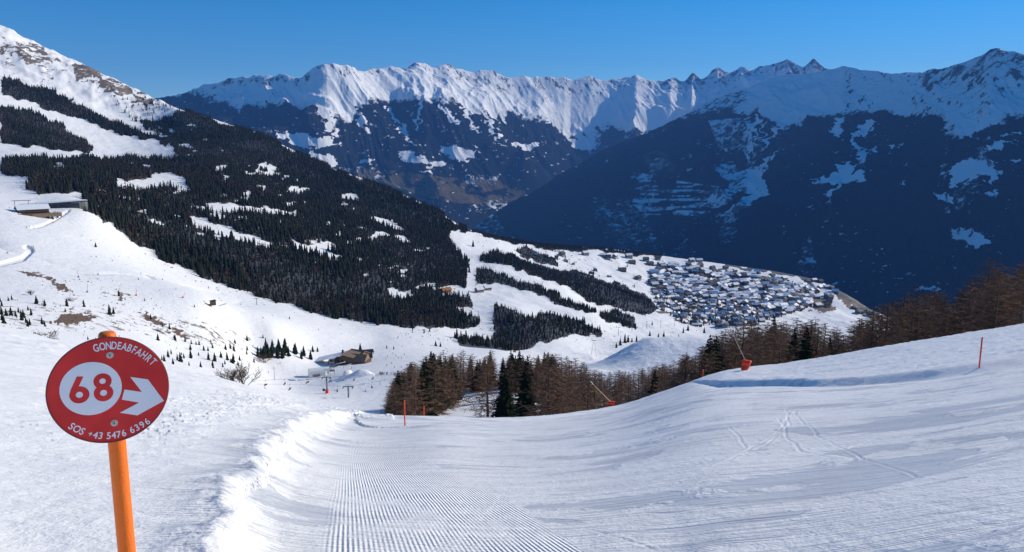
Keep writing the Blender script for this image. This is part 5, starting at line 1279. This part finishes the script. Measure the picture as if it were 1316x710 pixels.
mb = MB(); mb.slab([(-34, -3, 5.1), (30, -3, 7.6), (30, 13, 7.6), (-34, 13, 5.1)], .5, M_SNOWROOF); rf = mb.build('roof', t)
mb = MB(); mb.slab([(-34, -3.3, 4.65), (30, -3.3, 7.15), (30, -3.05, 7.15), (-34, -3.05, 4.65)], 1.1, M_DARK); mb.build('fascia', rf)
mb = MB(); mb.box(14, 30, .5, 9, -3, 6.2, M_CREAM); mb.build('end_wing', t)
for k in range(4): mb = MB(); mb.box(18+k*2.9, 18.5+k*2.9, .1, .47, -3, 6.0, M_WOODL); mb.build('pillar', t)
for k in range(5): mb = MB(); mb.box(-26+k*7.5, -21+k*7.5, -.08, -.01, 1.5, 3.3, M_GLASS); mb.build('window', t)
x, y, z, r = C1(28, 265, 600)
t = empty('drag_lift_gantry', (x, y, z), face_cam(x, y), 'steel gantry of a drag lift left of the upper lodge', 'gantry')
mb = MB(); mb.box(-8.5, 8.5, -.4, .4, 5.2, 5.8, M_STEEL); mb.build('beam', t)
for a in (-6, 6): mb = MB(); mb.tube((a, 0, -1), (a, 0, 5.2), .3, .25, M_STEEL, 8); mb.build('post', t)
for k in range(9):
    x, y, z, r = C1(54+k*2.6+random.uniform(-1, 1), 279+random.uniform(-3, 3), 600); small_spruce(x, y, z, random.uniform(3, 6.5), 'small dark spruce in the clump beside the upper lodge', 'spruces beside the upper lodge')
# little hut with the boat-shaped ramp
x, y, z, r = C1(268, 392, 500)
t = empty('lift_hut', (x, y, z), face_cam(x, y)+R(15), 'small dark drag-lift hut on a deck in the middle of the snowfield', 'hut')
mb = MB(); mb.box(1.5, 5.2, -1.5, 1.5, -.5, 3.0, M_WOOD); mb.build('cabin', t); mb = MB(); mb.slab([(1.1, -1.9, 3.2), (5.6, -1.9, 3.5), (5.6, 1.9, 3.5), (1.1, 1.9, 3.2)], .2, M_DARK); mb.build('roof', t)
mb = MB(); mb.box(-9.5, 1.45, -1.6, 1.6, -.6, .45, M_WOOD)
for k in range(7): mb.box(-9.4+k*1.7, -9.2+k*1.7, -1.62, -1.58, .45, 1.4, M_DARK)
mb.build('deck', t)
x, y, z, r = C1(283, 394, 500); mb = MB(); mb.slab([(-4.5, -1.4, .3), (4.8, -1.0, 2.6), (4.8, 1.0, 2.6), (-4.5, 1.4, .3)], .5, M_SNOWROOF)
o_ = mb.build('snow_ramp'); o_.location = (x, y, z); o_.rotation_euler.z = face_cam(x, y); tag(o_, 'pale boat-shaped ramp right of the small drag-lift hut', 'ramp')
# orange-brown chalets in the forest gap
M_OCHRE = simple('ochre_timber', (0.42, 0.17, 0.06), 0.7, 0.2, 1)  # orange-brown timber, the chalets' own colour
for (p, q, L, lb) in ((573, 377, 15, 'orange-brown chalet alone at the edge of the left forest'), (616, 377, 12, 'left one of the two ochre chalets in the forest gap'), (626, 375, 12, 'right one of the two ochre chalets in the forest gap')):
    x, y, z, r = C1(p, q, 700); house('chalet', x, y, z, face_cam(x, y)+R(35), L, 9, 5, 3.2, M_CREAM, M_OCHRE, lb, 'chalet', None, 3, 2, M_OCHRE if p < 600 else None)

# ------------------------------------------------------------------ the village
walls = [simple('house_wall', c, .8, .08, .3) for c in ((.36, .33, .28), (.40, .38, .35), (.22, .15, .10), (.13, .085, .055), (.30, .24, .17))]
VM = []; M_SLATE = simple('roof_slate', (.10, .09, .09), .7, .2, .5)
for i in range(10):
    rn = random.Random(900+i); L = rn.uniform(13, 22); W = rn.uniform(11, 16); H = rn.uniform(6.5, 11); RH = W*rn.uniform(.27, .42); mb = MB(); wl = walls[i % 5]; gb = walls[2+(i % 3)]
    mb.box(-L/2, L/2, -W/2, W/2, -5, H*.55, wl); mb.box(-L/2+.03, L/2-.03, -W/2+.03, W/2-.03, H*.552, H, gb); mb.gable(-L/2+.03, L/2-.03, -W/2+.03, W/2-.03, H+.01, H+RH, gb)
    mb.roof(-L/2, L/2, -W/2, W/2, H, H+RH, M_SNOWROOF if i % 10 not in (1, 3, 6, 8) else M_SLATE, .5, 1.4)
    for f in range(3):
        zz = 1.0+f*H/3.2
        for k in range(5):
            xc = -L/2+L*(k+.5)/5; mb.box(xc-.8, xc+.8, -W/2-.08, -W/2-.01, zz, zz+1.5, M_GLASS); mb.box(xc-.8, xc+.8, W/2+.01, W/2+.08, zz, zz+1.5, M_GLASS)
        for k in range(4):
            yc = -W/2+W*(k+.5)/4
            for sx1 in (-1, 1): mb.box(sx1*(L/2+.045)-.035, sx1*(L/2+.045)+.035, yc-.7, yc+.7, zz, zz+1.5, M_GLASS)
    mb.box(L*.2, L*.2+1, W*.12, W*.12+1, H+RH*.4, H+RH+1.4, walls[1]); mb.box(-L/2+1, L/2-1, -W/2-1.3, -W/2-.1, H*.58, H*.58+1.1, gb)
    VM.append(mb.mesh('village_house'))
VIL = [(838, 352), (850, 346), (868, 342), (885, 343), (905, 350), (935, 352), (975, 358), (1010, 362), (1040, 372), (1050, 384), (1040, 394), (1010, 404), (985, 410), (970, 420), (930, 424), (895, 420), (868, 412), (850, 400), (840, 385), (836, 368)]
hp_, xs2 = [], []
q = np.stack([rng.uniform(825, 1085, 9000), rng.uniform(330, 425, 9000)], 1)
dens = inpoly(q[:, 0], q[:, 1], VIL)
hole = fbm(q[:, 0]/11, q[:, 1]/5, 3, 66) < -0.2
edge_ = inpoly(q[:, 0], q[:, 1], [(830, 334), (900, 338), (990, 354), (1060, 366), (1075, 380), (1060, 400), (1000, 412), (930, 425), (850, 408), (826, 370)])
q = q[(dens & ~hole) | (edge_ & (rng.random(len(q)) < .025))]
X_, Y_, Z_, R_ = cast(q[:, 0], q[:, 1], 1300); sel = []
for i in range(len(q)):
    if not np.isfinite(R_[i]): continue
    if any((X_[i]-a)**2+(Y_[i]-b)**2 < 13.0**2 for a, b, *_ in sel): continue
    sel.append((X_[i], Y_[i], Z_[i], R_[i]))
for (p, qq) in ((690,331),(702,333),(715,336),(727,338),(737,341),(722,331),(775,333),(782,336),(790,334),(752,330),(765,348),(800,350),(783,355),(812,340),(1098,398),(1104,404),(1110,402),(1118,408),(760,352),(1063,366),(1073,378),(1066,383),(820,361),(808,333),(830,337),(845,335)):
    x, y, z, r = C1(p, qq, 900)
    if r == r: sel.append((x, y, z, r))
sel.sort(key=lambda s_: s_[3]); print('houses', len(sel))
rot0 = R(20)
for i, (x, y, z, r) in enumerate(sel[:300]):
    o = bpy.data.objects.new('village_house', VM[i*7 % 10]); COL.objects.link(o); o.location = (x, y, z); o.rotation_euler.z = rot0+random.gauss(0, .5)+random.choice((0, 0, math.pi/2)); o.scale = (random.uniform(.45, .75),)*3
    tag(o, 'snow-roofed village house on the terrace above the dark valley', 'house', 'houses of the village')
if len(sel) > 300:
    mb = MB()
    for i, (x, y, z, r) in enumerate(sel[300:]):
        src = VM[i*3 % 10]; a = rot0+random.gauss(0, .35); c, s_ = math.cos(a), math.sin(a); b = len(mb.v)
        mb.v += [(x+v.co.x*c-v.co.y*s_, y+v.co.x*s_+v.co.y*c, z+v.co.z) for v in src.vertices]
        for p in src.polygons: mb.f.append(tuple(b+k for k in p.vertices)); mb.m.append(mb.mi(src.materials[p.material_index]))
    tag(mb.build('far_village_houses'), 'farthest rows of snow-roofed houses in the village', 'houses', None, 'stuff')
# dark garden trees between the houses
vt = np.array([(a+random.uniform(-12, 12), b+random.uniform(-12, 12)) for a, b, c, d in sel for _ in range(2) if random.random() < .9]); vz = hB(vt[:, 0], vt[:, 1]); k = len(vt)
P_ = np.stack([vt[:, 0], vt[:, 1], vz, rng.uniform(6, 13, k), rng.uniform(7, 16, k), rng.uniform(0, 6.28, k), rng.integers(0, 4, k)], 1)
tag(merged('village_trees', protoS, P_, M_SPRF), 'dark trees standing between the village houses', 'trees', None, 'stuff')
# bypass road round the village
rp = [(845, 402), (900, 408), (960, 404), (1010, 398), (1035, 393), (1046, 384), (1047, 372), (1040, 364)]
pts_ = []
for (a, b), (c, d) in zip(rp[:-1], rp[1:]):
    for u in np.linspace(0, 1, 14, endpoint=False): pts_.append((a+(c-a)*u, b+(d-b)*u))
x, y, z, r = cast([p[0] for p in pts_], [p[1] for p in pts_], 1300); V = []; Fc = []
g_ok = np.isfinite(r); x, y, z = x[g_ok], y[g_ok], z[g_ok]
for i in range(len(x)):
    j = min(i+1, len(x)-1); h_ = max(i-1, 0); dx, dy = x[j]-x[h_], y[j]-y[h_]; l = math.hypot(dx, dy); nx, ny = -dy/l*5.5, dx/l*5.5
    for sg in (-1, 1): V.append((x[i]+sg*nx, y[i]+sg*ny, float(hB(x[i:i+1]+sg*nx, y[i:i+1]+sg*ny)[0])+.9))
Fc = [(2*i, 2*i+1, 2*i+3, 2*i+2) for i in range(len(x)-1)]
me = bpy.data.meshes.new('village_road'); me.from_pydata(V, [], Fc); me.materials.append(simple('wet_asphalt', (.13, .125, .12), .7, .2, .05)); o = bpy.data.objects.new('village_road', me); COL.objects.link(o); o['kind'] = 'structure'
